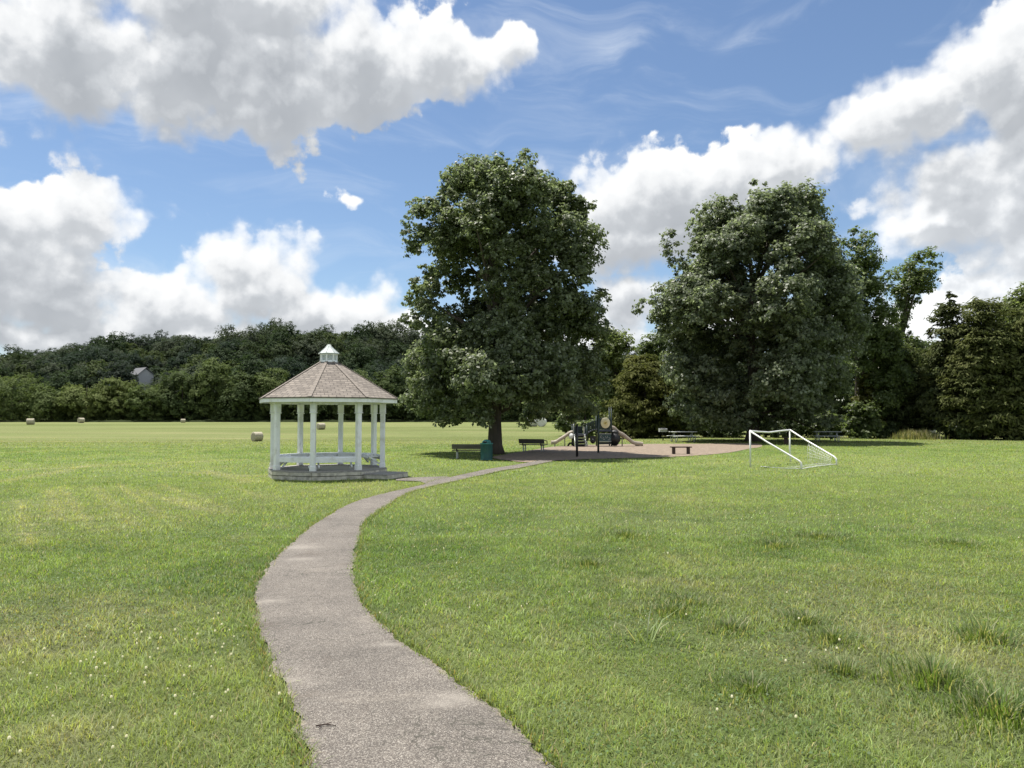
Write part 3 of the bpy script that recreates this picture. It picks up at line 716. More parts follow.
tree('elm_tree', 'slender feathery tree with dark forked stems close right of the silvery tree', 'tree', 858, 66.,
     [(232,850,868),(250,842,876),(275,838,884),(305,845,890),(340,848,905),(380,850,910),(415,855,905)], .22, 1.1, 22, 16, ((.085,.118,.040),(.140,.174,.062)), .22, 103, skip=.15, inner=.2, extra=((858,232,.6),(866,240,.7),(848,245,.7)))
tree('elm_tree', 'leaning tree whose top limb reaches out over the gap before the cedars', 'tree', 897, 70.,
     [(262,912,930),(275,898,938),(292,890,934),(312,890,910),(330,885,908),(350,860,925),(380,862,935),(412,868,932)], .22, 1.0, 22, 16, ((.088,.120,.040),(.145,.178,.062)), .2, 104, skip=.15, inner=.2, lean=1.5, extra=((928,256,.8),(936,264,.6),(920,260,.8),(908,268,.8),(912,282,.8),(925,275,.7),(897,290,.8),(890,275,.6),(904,300,.6)))
CED = ((.056,.074,.031),(.106,.118,.047))
for i, (px, d, rows, lb, nm, pal) in enumerate([
    (948, 63., [(293,946,950),(305,941,954),(322,934,964),(350,928,975),(385,922,982),(415,918,985),(432,920,984)], 'pointed dark cedar with a bare spire rising left of the bushy cedar mass', 'cedar_tree', CED),
    (985, 61., [(300,978,988),(315,966,1000),(340,955,1014),(375,948,1022),(410,944,1026),(434,948,1024)], 'wide bushy cedar with a double top, in the middle of the right hand cedars', 'cedar_tree', OL),
    (1022, 60., [(306,1012,1030),(330,996,1046),(370,988,1056),(410,984,1060),(436,988,1056)], 'olive cedar cut by the right edge of the photo', 'cedar_tree', OL),
    (1085, 61., [(290,1075,1095),(330,1058,1112),(380,1046,1124),(436,1046,1122)], 'cedar standing just outside the right edge of the lawn view', 'cedar_tree', CED),
    (645, 68., [(352,630,655),(372,618,672),(395,612,688),(418,608,696),(434,612,694)], 'olive yellow bushy cedar straight behind the right slide', 'cedar_tree', ((.062,.074,.022),(.13,.135,.042))),
    (905, 67., [(352,896,914),(375,880,930),(405,872,936),(434,874,936)], 'dark cedar at the back of the tall dry grass', 'cedar_tree', CED)]):
    tree(nm, lb, 'tree', px, d, rows, .42, 1.25, 20, 16, pal, .2, 200+i, 'cedars along the edge of the lawn', needle=True, flat_=.62, inner=.3, skip=.12, mt='needle', nl=6, extra=((948,295,.22),(948,299,.30),(947,304,.38),(949,309,.46),(946,315,.55),(951,318,.6),(941,322,.55),(957,328,.6),(936,334,.6)) if px == 948 else ((981,300,.32),(980,305,.45),(983,310,.55),(997,308,.35),(996,313,.5)) if px == 985 else ())
tree('leafy_tree', 'pale green rounded tree showing between the tallest tree and the silvery tree', 'tree', 616, 78.,
     [(322,606,622),(338,596,636),(365,590,642),(400,590,645),(430,594,640)], .33, 1.4, 20, 15, LT, .25, 301, skip=.12)
tree('leafy_tree', 'mid green tree directly left of the silvery tree, its top in the gap of sky', 'tree', 652, 80.,
     [(330,640,660),(345,632,672),(375,628,680),(410,628,684),(430,632,680)], .33, 1.4, 20, 15, MD, .25, 302, skip=.12)
tree('leafy_tree', 'light green broad tree rising behind the cedars at the far right', 'tree', 1028, 80.,
     [(292,1016,1040),(308,998,1060),(335,990,1072),(380,986,1076),(425,990,1070)], .34, 1.5, 20, 15, LT, .28, 303)
tree('leafy_tree', 'dark leafy tree filling the gap between the elms and the cedars', 'tree', 925, 84.,
     [(345,905,945),(370,890,960),(410,885,965),(428,890,960)], .34, 1.5, 20, 15, DK, .25, 304)
tree('leafy_tree', 'dark tree deep in shade behind the silvery tree trunk', 'tree', 715, 84.,
     [(335,690,745),(370,670,770),(410,665,775),(430,670,770)], .34, 1.6, 20, 15, DK, .25, 305)
tree('leafy_tree', 'dark tree behind the right half of the silvery tree', 'tree', 815, 82.,
     [(320,795,840),(360,778,862),(410,775,868),(430,780,865)], .34, 1.6, 20, 15, DK, .25, 306)
# undergrowth at the foot of the wood
SHRUBS = [(588,66,426,22,MD,'low dark shrub under the edge of the tallest tree, behind the play tower'),(612,70,412,30,OL,'rounded olive shrub behind the play tower'),(668,67,416,30,DK,'dark shrub behind the white topped picnic table'),
 (692,69,420,22,LT,'small light green shrub just right of the white topped picnic table'),(722,67,412,36,DK,'dark shrub left of the silvery tree trunk'),(785,67,412,40,DK,'dark shrub right of the silvery tree trunk'),(826,66,414,36,MD,'green shrub behind the shaded picnic table'),
 (862,64,402,30,MD,'grey green rounded shrub below the slender feathery tree'),(868,66,376,26,((.075,.080,.014),(.13,.13,.028)),'yellow leaved shrub halfway up in the dark gap'),(960,61,424,30,DK,'dark low shrub at the foot of the pointed cedar'),(1010,60,424,34,DK,'dark low shrub at the foot of the bushy cedars'),(887,64,418,22,DK,'black green shrub left of the tall dry grass'),
 (566,90,416,22,MD,'shrub at the corner where the hayfield meets the wood'),(640,74,420,30,DK,'dark shrub behind the foot of the right slide')]
for i, (px, d, top, w, pal, lb) in enumerate(SHRUBS):
    base = 418+EYE/d*760
    tree('shrub', lb, 'shrub', px, d, [(top, px-w*.35, px+w*.35), (top+(base-top)*.4, px-w*.6, px+w*.6), (base-2, px-w*.62, px+w*.62)], .26, .8, 18, 14, pal, .05, 400+i, 'undergrowth at the foot of the wood', inner=.5, nl=5)

# ---------------------------------------------------------------- hill and far wood
def hill_z(x, y):
    x, y = np.asarray(x, float), np.asarray(y, float)
    u = x/np.maximum(y, 1)*F + 512
    H = np.interp(u, [-500,-250,-60,0,60,110,200,320,400,520,700,1000,1400], [8,10,14,17,19,23.5,25.5,27,25,20,10,2,0])
    return .78 + H*sstep(212, 350, y)*(1-.5*sstep(360, 560, y)) + 2.0*(fbm(x*.02, y*.02, 121, 3)-.5)*sstep(230, 280, y)
def build_hill():
    xs, ys = np.arange(-420, 340, 9.), np.concatenate([[197, 198.5], np.arange(206, 620, 9.)])
    X, Y = np.meshgrid(xs, ys); Z = hill_z(X, Y) + .35*(1-sstep(206, 230, Y)) - .5*(Y < 198); nx = len(xs)
    i = np.arange(len(ys)-1)[:, None]*nx + np.arange(nx-1)[None]
    o = link('hill', np_mesh('hill', np.stack([X, Y, Z], -1).reshape(-1, 3), np.stack([i, i+1, i+nx+1, i+nx], -1).reshape(-1, 4), None, True), M['hill'])
    tag(o, 'wooded hill behind the hayfield', 'hill', kind='structure')
build_hill()
def far_crown(h, w, seed, pal, leaf=.62, low=.12, clumps=15, per=9, lobe=1.9, tight=1.):
    r_ = np.random.default_rng(seed)
    prof = [(h*low, -w*.40, w*.40), (h*.3, -w*.52, w*.5), (h*.55, -w*.48, w*.5), (h*.78, -w*.36, w*.34), (h*.93, -w*.16, w*.18)]
    lobes = crown_lobes(prof, lobe*w/11., r_, .15, .1); m = crown_mesh('crown', lobes, leaf, clumps, per, pal, r_, rnd=.34, body=.5, tight=tight)
    return m, lobes
def wood():
    """the hillside canopy, one mass: points on the hill that carry woodland crowns"""
    r_ = np.random.default_rng(77); protos = []
    shaded_tones = [(.024,.036,.021),(.034,.050,.027),(.050,.068,.031),(.030,.042,.030),(.074,.096,.038),(.038,.058,.026),(.026,.040,.026),(.056,.070,.042)]  # leaf colours darkened to paint in a cloud shadow over the hill
    for k, tn in enumerate(shaded_tones):
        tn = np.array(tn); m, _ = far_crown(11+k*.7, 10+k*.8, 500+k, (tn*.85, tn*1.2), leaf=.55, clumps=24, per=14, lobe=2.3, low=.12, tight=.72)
        m.materials.append(M['farleaf']); o = bpy.data.objects.new('woodland_crown', m); protos.append(o)
    pts, idx, rot, sc = [], [], [], []
    y = 226.
    while y < 430:
        for x in np.arange(-y*.9, y*.38, 9.6):
            xx, yy = x+r_.uniform(-3.4, 3.4), y+r_.uniform(-3, 3)
            if abs(xx/yy*760+512-141) < 15 and 226 < yy < 256: continue
            pts.append((xx, yy, float(hill_z(xx, yy))-.6)); idx.append(int(r_.integers(8))); rot.append((0, 0, r_.uniform(0, 6.3))); s_ = r_.uniform(.6, 1.3); sc.append((s_, s_, s_*r_.uniform(.85, 1.12)))
        y += 9.
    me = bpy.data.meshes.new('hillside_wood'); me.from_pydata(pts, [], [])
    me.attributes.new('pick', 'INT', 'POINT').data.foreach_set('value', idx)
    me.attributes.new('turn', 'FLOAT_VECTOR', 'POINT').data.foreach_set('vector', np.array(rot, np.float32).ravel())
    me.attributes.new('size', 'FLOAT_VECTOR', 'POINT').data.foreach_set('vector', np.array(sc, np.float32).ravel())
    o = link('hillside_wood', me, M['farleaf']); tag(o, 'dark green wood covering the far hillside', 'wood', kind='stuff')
    g = bpy.data.node_groups.new('plant_wood', 'GeometryNodeTree'); g.interface.new_socket('Geometry', in_out='INPUT', socket_type='NodeSocketGeometry'); g.interface.new_socket('Geometry', in_out='OUTPUT', socket_type='NodeSocketGeometry')
    N = NT(g); gi, go = N.n('NodeGroupInput'), N.n('NodeGroupOutput'); jo = N.n('GeometryNodeGeometryToInstance')
    for p in reversed(protos):
        oi = N.n('GeometryNodeObjectInfo', transform_space='ORIGINAL'); oi.inputs['Object'].default_value = p; oi.inputs['As Instance'].default_value = True; g.links.new(oi.outputs['Geometry'], jo.inputs[0])
    def attr(nm, ty, out):
        nd = N.n('GeometryNodeInputNamedAttribute', data_type=ty); nd.inputs['Name'].default_value = nm
        return [q for q in nd.outputs if q.enabled and q.name == 'Attribute'][0]
    jg = N.n('GeometryNodeJoinGeometry')
    for l in list(jo.inputs[0].links): g.links.new(l.from_socket, jg.inputs[0])
    g.nodes.remove(jo)
    iop = N.n('GeometryNodeInstanceOnPoints'); g.links.new(gi.outputs[0], iop.inputs['Points']); g.links.new(jg.outputs[0], iop.inputs['Instance'])
    iop.inputs['Pick Instance'].default_value = True
    g.links.new(attr('pick', 'INT', 0), iop.inputs['Instance Index']); g.links.new(attr('size', 'FLOAT_VECTOR', 0), iop.inputs['Scale'])
    er = N.n('FunctionNodeEulerToRotation'); g.links.new(attr('turn', 'FLOAT_VECTOR', 0), er.inputs[0]); g.links.new(er.outputs[0], iop.inputs['Rotation'])
    g.links.new(iop.outputs[0], go.inputs[0])
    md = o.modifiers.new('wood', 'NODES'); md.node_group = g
wood()
FARROW = [ # px, distance, top y, width px, palette, label
 (-52,204,372,70,DK,'treeline tree just off the left edge of the hayfield'),(12,206,370,66,MD,'big rounded tree at the far left end of the treeline, above the leftmost bale'),(52,202,388,46,MD,'low green tree standing directly over the second bale from the left, left of it'),(86,203,380,46,LT,'light yellow green tree over the second bale from the left'),
 (118,207,378,44,LT,'bright green rounded tree just below and left of the pale house'),(150,203,383,44,MD,'green bush like tree right under the pale house'),(182,205,372,48,DK,'dark green tree halfway between the pale house and the gazebo'),(216,208,360,52,MD,'tall broad tree with a domed top left of the gazebo'),
 (242,202,372,40,DK,'narrow dark tree close to the gazebo roof edge, left side'),(272,206,366,46,MD,'tree whose top shows above the left slope of the gazebo roof'),(310,204,372,48,DK,'dark tree seen between the left and middle gazebo posts'),(350,206,368,48,MD,'tree seen through the middle of the gazebo'),(385,203,366,44,DK,'dark tree at the right edge of the gazebo roof'),
 (420,206,372,50,DK,'dark treeline tree under the left hem of the tallest tree'),(460,203,380,50,MD,'treeline tree seen over the bench by the bin'),(500,205,378,50,DK,'treeline tree right behind the trunk of the tallest tree'),(540,203,380,50,DK,'treeline tree behind the two white bales'),(585,206,378,50,MD,'treeline tree at the right end, hidden by the play tower')]
def far_row():
    protos = []
    for k in range(4):
        m, lobes = far_crown(13, 12, 600+k, ((1,1,1),(1,1,1)), leaf=.62, low=.03, clumps=16, per=11)
        protos.append((m, lobes))
    for i, (px, d, top, wpx, pal, lb) in enumerate(FARROW):
        r_ = np.random.default_rng(700+i); p = far(px, 420, d); z = float(gz(p.x, d)); h = far(px, top, d).z-z; w = wpx*d/F*1.12
        m, lobes = far_crown(h, w, 620+i, pal, leaf=.50, low=.03, clumps=30, per=15, lobe=2.1, tight=.75)
        t = empty('treeline_tree', (p.x, d, z), r_.uniform(0, 6), label=lb, cat='tree', group='trees along the far edge of the hayfield')
        trunk_mb(h, .3, lobes, r_, 3).build('trunk', M['bark'], t); link('crown', m, M['farleaf'], t)
far_row()

# ---------------------------------------------------------------- gazebo
def build_gazebo():
    root = empty('gazebo', GC, label='white octagonal gazebo with a brown shingle roof and cupola', cat='gazebo')
    oct8 = [-14+45*k for k in range(8)]
    dz = .235
    P2 = lambda th, r: (goct(th, r).x, goct(th, r).y)
    # floor of boards, skirt of two boards per side, corner to corner
    m = MB(); m.prism([P2(a, 1.76) for a in oct8][::1], dz-.04, dz); fl = m.build('deck', M['deck'], root)
    for k in range(8):
        a, b = goct(oct8[k], 1.735), goct(oct8[(k+1) % 8], 1.735)
        m = MB()
        for z0, z1, off in ((-.02, .086, 0), (.104, dz-.044, .008)):
            n = ((a+b)/2).normalized()*off
            m.bar(a+n+V3((0,0,(z0+z1)/2)), b+n+V3((0,0,(z0+z1)/2)), .035, z1-z0)
        m.build('skirt_board', M['skirt'], root)
    fz = 2.12                                            # underside of the eave beam
    for k in range(8):
        p = goct(oct8[k], 1.625); rz = math.atan2(p.y, p.x)
        m = MB(); m.box((p.x, p.y, (dz+fz)/2+.001), (.135, .135, fz-dz), (0, 0, rz), .012); post = m.build('post', M['white'], root)
        m = MB(); m.box((p.x, p.y, (fz+1.86)/2+.002), (.165, .165, fz-1.86), (0, 0, rz), .014); m.box((p.x, p.y, 1.845), (.185, .185, .03), (0, 0, rz), .008)
        m.build('capital', M['white'], post)
        m = MB(); m.box((p.x, p.y, dz+.07), (.16, .16, .14), (0, 0, rz), .012); m.build('plinth', M['white'], post)
    # benches on seven sides; the step comes up on the eighth
    for k in range(8):
        if k == 1: continue
        a, b = goct(oct8[k], 1.60), goct(oct8[(k+1) % 8], 1.60); e = (b-a).normalized(); n = -((a+b)/2).normalized()
        a2, b2 = a+e*.05, b-e*.05; up = V3((0,0,1)); m = MB()
        for j, off in enumerate((.06, .16, .26, .36)):
            s_ = off*.40; m.bar(a2+e*s_+n*off+up*.60, b2-e*s_+n*off+up*.60, .088, .035)
        seat = m.build('bench_seat', M['white'], root)
        m = MB(); m.bar(a2+up*.525, b2+up*.525, .035, .125); m.bar(a2+e*.15+n*.37+up*.545, b2-e*.15+n*.37+up*.545, .03, .07); m.build('apron', M['white'], seat)
        for t in (.1, .9):
            m = MB(); c = a2.lerp(b2, t); m.bar(c+n*.02+up*.33, c+n*.33+up*.56, .045, .045); m.bar(c+n*.03+up*.56, c+n*.36+up*.56, .045, .04)
            m.build('brace', M['white'], seat)
    # eave beam, fascia, soffit
    m = MB()
    for k in range(8):
        a, b = goct(oct8[k], 1.70, fz+.07), goct(oct8[(k+1) % 8], 1.70, fz+.07); m.bar(a, b, .09, .14)
    m.build('beam', M['white'], root)
    m = MB(); er = 2.035
    for k in range(8):
        a, b = goct(oct8[k], er, fz+.085), goct(oct8[(k+1) % 8], er, fz+.085); m.bar(a, b, .03, .13)
    m.build('fascia', M['white'], root)
    # shingle roof with hips: a solid shell, uv in metres along the eave and up the slope
    rt, rb, zb, zt = .27, 2.075, fz+.155, 3.36
    vs, fs, uvs = [], [], []
    for k in range(8):
        A, B = goct(oct8[k], rb, zb), goct(oct8[(k+1) % 8], rb, zb); Cc, Dd = goct(oct8[(k+1) % 8], rt, zt), goct(oct8[k], rt, zt)
        w = (B-A).length; sl = ((Cc+Dd)/2-(A+B)/2).length; wt = (Cc-Dd).length; o = k*3.7
        th = V3((0,0,-.03)); i = len(vs)
        vs += [A, B, Cc, Dd, A+th, B+th, Cc+th, Dd+th]
        for f, u in (((0,1,2,3), ((o,0),(o+w,0),(o+(w+wt)/2,sl),(o+(w-wt)/2,sl))), ((7,6,5,4), ((0,0),)*4), ((4,5,1,0), ((o,0),(o+w,0),(o+w,.03),(o,.03)))):
            fs.append(tuple(i+j for j in f)); uvs += list(u)
    me = bpy.data.meshes.new('roof'); me.from_pydata(vs, [], fs); l = me.uv_layers.new(name='uv'); l.data.foreach_set('uv', [c for u in uvs for c in u])
    roof = link('roof', me, M['shingle'], root)
    hipm = surf('hip_shingle', (.228,.196,.167), .9, .2, 7)
    for k in range(8):
        m = MB(); a, b = goct(oct8[k], rb-.005, zb+.012), goct(oct8[k], rt, zt+.012)
        for j in range(14):
            p, q = a.lerp(b, j/14), a.lerp(b, (j+1.15)/14); m.bar(p+V3((0,0,.002)), q+V3((0,0,-.002)), .11*(1-.35*j/14), .005, up=tuple((p.x*.5, p.y*.5, 1.)))
        m.build('ridge_cap', hipm, roof)
    m = MB(); m.prism([P2(a, 1.69) for a in oct8], fz+.145, fz+.150); m.build('ceiling', M['white'], root)
    # cupola: curb, louvred octagon, bell roof
    cup = MB(); cup.prism([P2(a, .285) for a in oct8], 3.325, 3.375); c = cup.build('cupola', M['white'], root)
    m = MB(); m.prism([P2(a, .215) for a in oct8], 3.376, 3.60)
    for k in range(8):
        a, b = goct(oct8[k], .232), goct(oct8[(k+1) % 8], .232); nn = ((a+b)/2).normalized()
        for j in range(5): z = 3.415+j*.038; m.bar(a.lerp(b, .12)+V3((0,0,z)), a.lerp(b, .88)+V3((0,0,z)), .03, .012, up=tuple(nn*.7+V3((0,0,1))))
    m.build('louvers', M['louver'], c)
    m = MB()
    for k in range(8):
        p = goct(oct8[k], .238); m.box((p.x, p.y, 3.488), (.042, .042, .224), (0, 0, math.atan2(p.y, p.x)))
        a, b = goct(oct8[k], .238), goct(oct8[(k+1) % 8], .238)
        for z in (3.392, 3.585): m.bar(a+V3((0,0,z)), b+V3((0,0,z)), .036, .03)
    m.build('cupola_frame', M['white'], c)
    m = MB(); rings = [(.315, 3.602), (.312, 3.622), (.215, 3.70), (.115, 3.79), (.03, 3.885)]; vs = [goct(a, r, z) for r, z in rings for a in oct8]
    fs = [(i*8+k, i*8+(k+1) % 8, i*8+8+(k+1) % 8, i*8+8+k) for i in range(4) for k in range(8)] + [tuple(range(7,-1,-1)), tuple(range(32,40))]
    m.add(vs, fs)
    for k in range(8): m.tube([goct(oct8[k], r+.002, z+.002) for r, z in rings[1:]], .007, 5)
    m.build('cupola_roof', M['cupmetal'], c)
    # step platform before the open side
    f = goct(31+22.5, 1.0).normalized(); s_ = V3((-f.y, f.x, 0)); c0 = f*(1.76*math.cos(R(22.5))+.37)
    m = MB()
    for j in range(5):
        c1 = c0 + f*(-.36+j*.172); m.bar(c1-s_*.56+V3((0,0,.118)), c1+s_*.56+V3((0,0,.118)), .160, .034)
    st = m.build('step', M['deck'], root)
    m = MB()
    for o_, L in ((.41, .54), (-.36, .54)): m.bar(c0+f*o_-s_*L+V3((0,0,.05)), c0+f*o_+s_*L+V3((0,0,.05)), .035, .10)
    for o_ in (-.525, .525): m.bar(c0-f*.34+s_*o_+V3((0,0,.05)), c0+f*.39+s_*o_+V3((0,0,.05)), .035, .10)
    m.build('riser', M['skirt'], st)
build_gazebo()

# ---------------------------------------------------------------- park furniture
def park_bench(loc, rz, length, h, label):
    """x along the seat, the sitter faces +y"""
    root = empty('park_bench', loc, rz, label=label, cat='bench', group='slatted park benches under the tallest tree')
    sh = h*.56; L = length/2
    m = MB()
    for k, y in enumerate((.02, .14, .26, .38)): m.box((0, y, sh), (length, .10, .035), None, .006)
    m.build('seat', M['slat'], root)
    m = MB()
    for k in range(3): t = k/2; m.box((0, -.06-.05*t, sh+.10+(h-sh-.15)*t), (length, .032, .085), (R(10), 0, 0), .006)
    m.build('backrest', M['slat'], root)
    for s_ in (-1, 1):
        x = s_*(L-.20); m = MB()
        m.box((x, .04, sh*.5-.01), (.055, .055, sh), None, .006); m.box((x, .18, .015), (.055, .5, .03)); m.box((x, .32, sh*.5-.01), (.05, .05, sh-.02), None, .006)
        m.build('leg', M['galv'], root)
        m = MB(); m.bar((x, .40, sh-.035), (x, -.02, sh-.035), .05, .04); m.bar((x, -.015, sh-.03), (x, -.10, h-.02), .05, .035, up=(0,1,0))
        m.tube([(s_*(L-.03), -.08, sh+.2), (s_*(L-.03), .1, sh+.22), (s_*(L-.03), .36, sh+.2), (s_*(L-.03), .40, sh+.03)], .02, 6); m.build('arm_frame', M['black'], root)
    return root
p = at(469, 458.6); park_bench(p, R(-4), 1.45, .62, 'dark slatted bench seen from behind, partly hidden by the green bin')
p = at(532, 452.2); park_bench(p, R(-24), 1.40, .68, 'dark slatted bench turned towards the play tower at the mulch edge')
def trash_bin(p):
    root = empty('trash_bin', p, label='dark teal round trash bin with a dome lid', cat='trash bin')
    m = MB(); m.lathe([(.235,0),(.245,.02),(.245,.055),(.238,.06),(.238,.62),(.247,.625),(.247,.66)], 28); body = m.build('body', M['green_bin'], root)
    m = MB()
    for k in range(28):
        a = 2*math.pi*k/28; m.box((math.cos(a)*.242, math.sin(a)*.242, .34), (.012, .022, .54), (0, 0, a))
    m.build('ribs', M['green_bin'], body)
    m = MB(); m.lathe([(.262,.655),(.268,.665),(.268,.695),(.255,.702),(.19,.706)], 28); m.build('rim', M['green_lid'], root)
    m = MB(); m.lathe([(.185,.70),(.18,.745),(.155,.79),(.105,.825),(.045,.842),(.004,.845)], 28); lid = m.build('lid', M['green_lid'], root)
    m = MB(); m.box((-.06, -.165, .748), (.15, .05, .06), (R(20), 0, R(-20)), .01); m.build('flap', M['black'], lid)
trash_bin(at(486.5, 460.3))

def low_bench(loc, rz, length, h, label):
    root = empty('low_bench', loc, rz, label=label, cat='bench')
    m = MB(); m.box((0, -.085, h-.025), (length, .16, .05), None, .008); m.box((0, .085, h-.025), (length, .16, .05), None, .008); m.build('seat', M['brownwood'], root)
    for s_ in (-1, 1): m = MB(); m.box((s_*(length/2-.14), 0, (h-.05)/2-.02), (.10, .26, h-.012), None, .008); m.build('leg', M['brownwood'], root)
low_bench(at(681, 454.2), R(4), .98, .36, 'low dark brown backless bench standing in the mulch')
low_bench(at(786, 443.6), R(70), 1.3, .42, 'low dark bench in tree shade seen through the goal mouth')

def picnic_table(loc, rz, label, top):
    root = empty('picnic_table', loc, rz, label=label, cat='picnic table', group='tube frame picnic tables')
    m = MB()
    for k in range(5): m.box((0, -.30+k*.15, .73), (1.85, .142, .04), None, .006)
    m.build('tabletop', top, root)
    for s_ in (-1, 1):
        m = MB()
        for k in (0, 1): m.box((0, s_*(.62+k*.14), .43), (1.85, .132, .04), None, .006)
        m.build('seat', top, root)
    for s_ in (-1, 1):
        x = s_*.66; m = MB()
        for q in (-1, 1):
            m.tube([(x, q*.10, .70), (x, q*.16, .42), (x, q*.30, .10), (x, q*.42, .035), (x, q*.56, .06), (x, q*.66, .20), (x, q*.69, .405)], .03, 8)
        m.tube([(x, -.70, .40), (x, .70, .40)], .026, 8); m.tube([(x, -.36, .70), (x, .36, .70)], .026, 8)
        m.build('leg_frame', M['galv'], root)
    return root
picnic_table(at(683, 442.0), R(8), 'white topped picnic table at the far side of the mulch', M['tabletop'])
picnic_table(at(827, 442.0), R(-10), 'grey picnic table in tree shade right of the goal', surf('grey_tabletop', (.36,.37,.36), .6, .12, 6))
def grill(p):
    root = empty('pedestal_grill', p, R(6), label='small pale grey pedestal grill left of the white topped picnic table', cat='grill')
    m = MB(); m.tube([(0,0,0),(0,0,.66)], .04, 10); m.build('post', M['black'], root)
    m = MB(); m.box((0, 0, .67), (.58, .42, .025)); m.box((0, .2, .81), (.58, .025, .27)); m.box((-.28, 0, .80), (.022, .40, .24)); m.box((.28, 0, .80), (.022, .40, .24)); m.box((0, -.19, .76), (.55, .02, .15)); m.build('firebox', M['grill'], root)
    m = MB()
    for k in range(9): m.tube([(-.26, -.17+k*.043, .86), (.26, -.17+k*.043, .86)], .007, 5)
    for s_ in (-1, 1): m.tube([(s_*.20, -.19, .86), (s_*.20, -.30, .87)], .014, 6)
    m.build('grate', M['galv'], root)
grill(at(663, 440.4))

# soccer goal
def goal():
    A, B, C2, D2 = (at(*p) for p in ((750.5,467),(790.5,461.9),(801.5,469.8),(836.5,465.2)))
    root = empty('soccer_goal', A, label='small white tube soccer goal with a bent crossbar and torn net', cat='soccer goal')
    o = A.copy(); B, C2, D2 = B-o, C2-o, D2-o; A = V3((0,0,0)); up = V3((0,0,1)); H = 1.25; r = .030
    A2, B2 = A+up*H, B+up*(H-.01)
    MB().tube([A, A2], r, 10).build('post', M['goal'], root); MB().tube([B, B+up*.5+V3((-.02,0,0)), B2], r, 10).build('post', M['goal'], root)
    MB().tube([A2, A2.lerp(B2, .22)-up*.040, A2.lerp(B2, .45)-up*.070, A2.lerp(B2, .7)-up*.035, A2.lerp(B2, .9)-up*.012, B2], r, 10).build('crossbar', M['goal'], root)
    for a, c in ((A2, C2), (B2, D2)):
        h = (c-a); h.z = 0; k = c - h.normalized()*.10 + up*.30
        MB().tube([a, a.lerp(k, .35)-up*.025, a.lerp(k, .7)-up*.01, k, k.lerp(c, .3)+h.normalized()*.06+up*.02, c+up*.15, c], r, 10).build('stay', M['goal'], root)
    m = MB(); m.tube([A+V3((.3,-.2,.03)), A.lerp(C2, .5)+V3((.05,-.03,.02)), C2+up*.03], .012, 5); m.tube([C2+up*.03, C2.lerp(D2, .5)+V3((0,.25,.03)), D2+up*.04], .012, 5)
    # what is left of the net hangs from the right stay
    r_ = np.random.default_rng(5); grid = []; hd = (D2-B2); hd.z = 0; kk = D2-hd.normalized()*.10+up*.30
    for i in range(17):
        t = .44+.50*i/16; top = B2.lerp(kk, t)-up*.02; bot = V3((top.x-.10+.10*t, top.y-.06, .02)); line = []
        for j in range(7):
            q = j/6; p = top.lerp(bot, q) + V3((-.05*math.sin(q*3.1), -.04*math.sin(q*3.1), 0)) + V3((r_.uniform(-.02,.02), r_.uniform(-.02,.02), 0)); line.append(p)
        grid.append(line); m.tube(line, .0062, 4, False)
    for j in range(1, 7):
        m.tube([grid[i][j] for i in range(17)], .0045, 4, False)
    for i in range(10):
        t = i/9; a = C2.lerp(D2, t)+V3((0,.1,.02)); b = A.lerp(B, .35+.6*t)*.35 + a*.65; m.tube([a, a.lerp(b, .5)+up*.03, b+up*.02], .0045, 4, False)
    m.build('net', M['goal'], root)
goal()

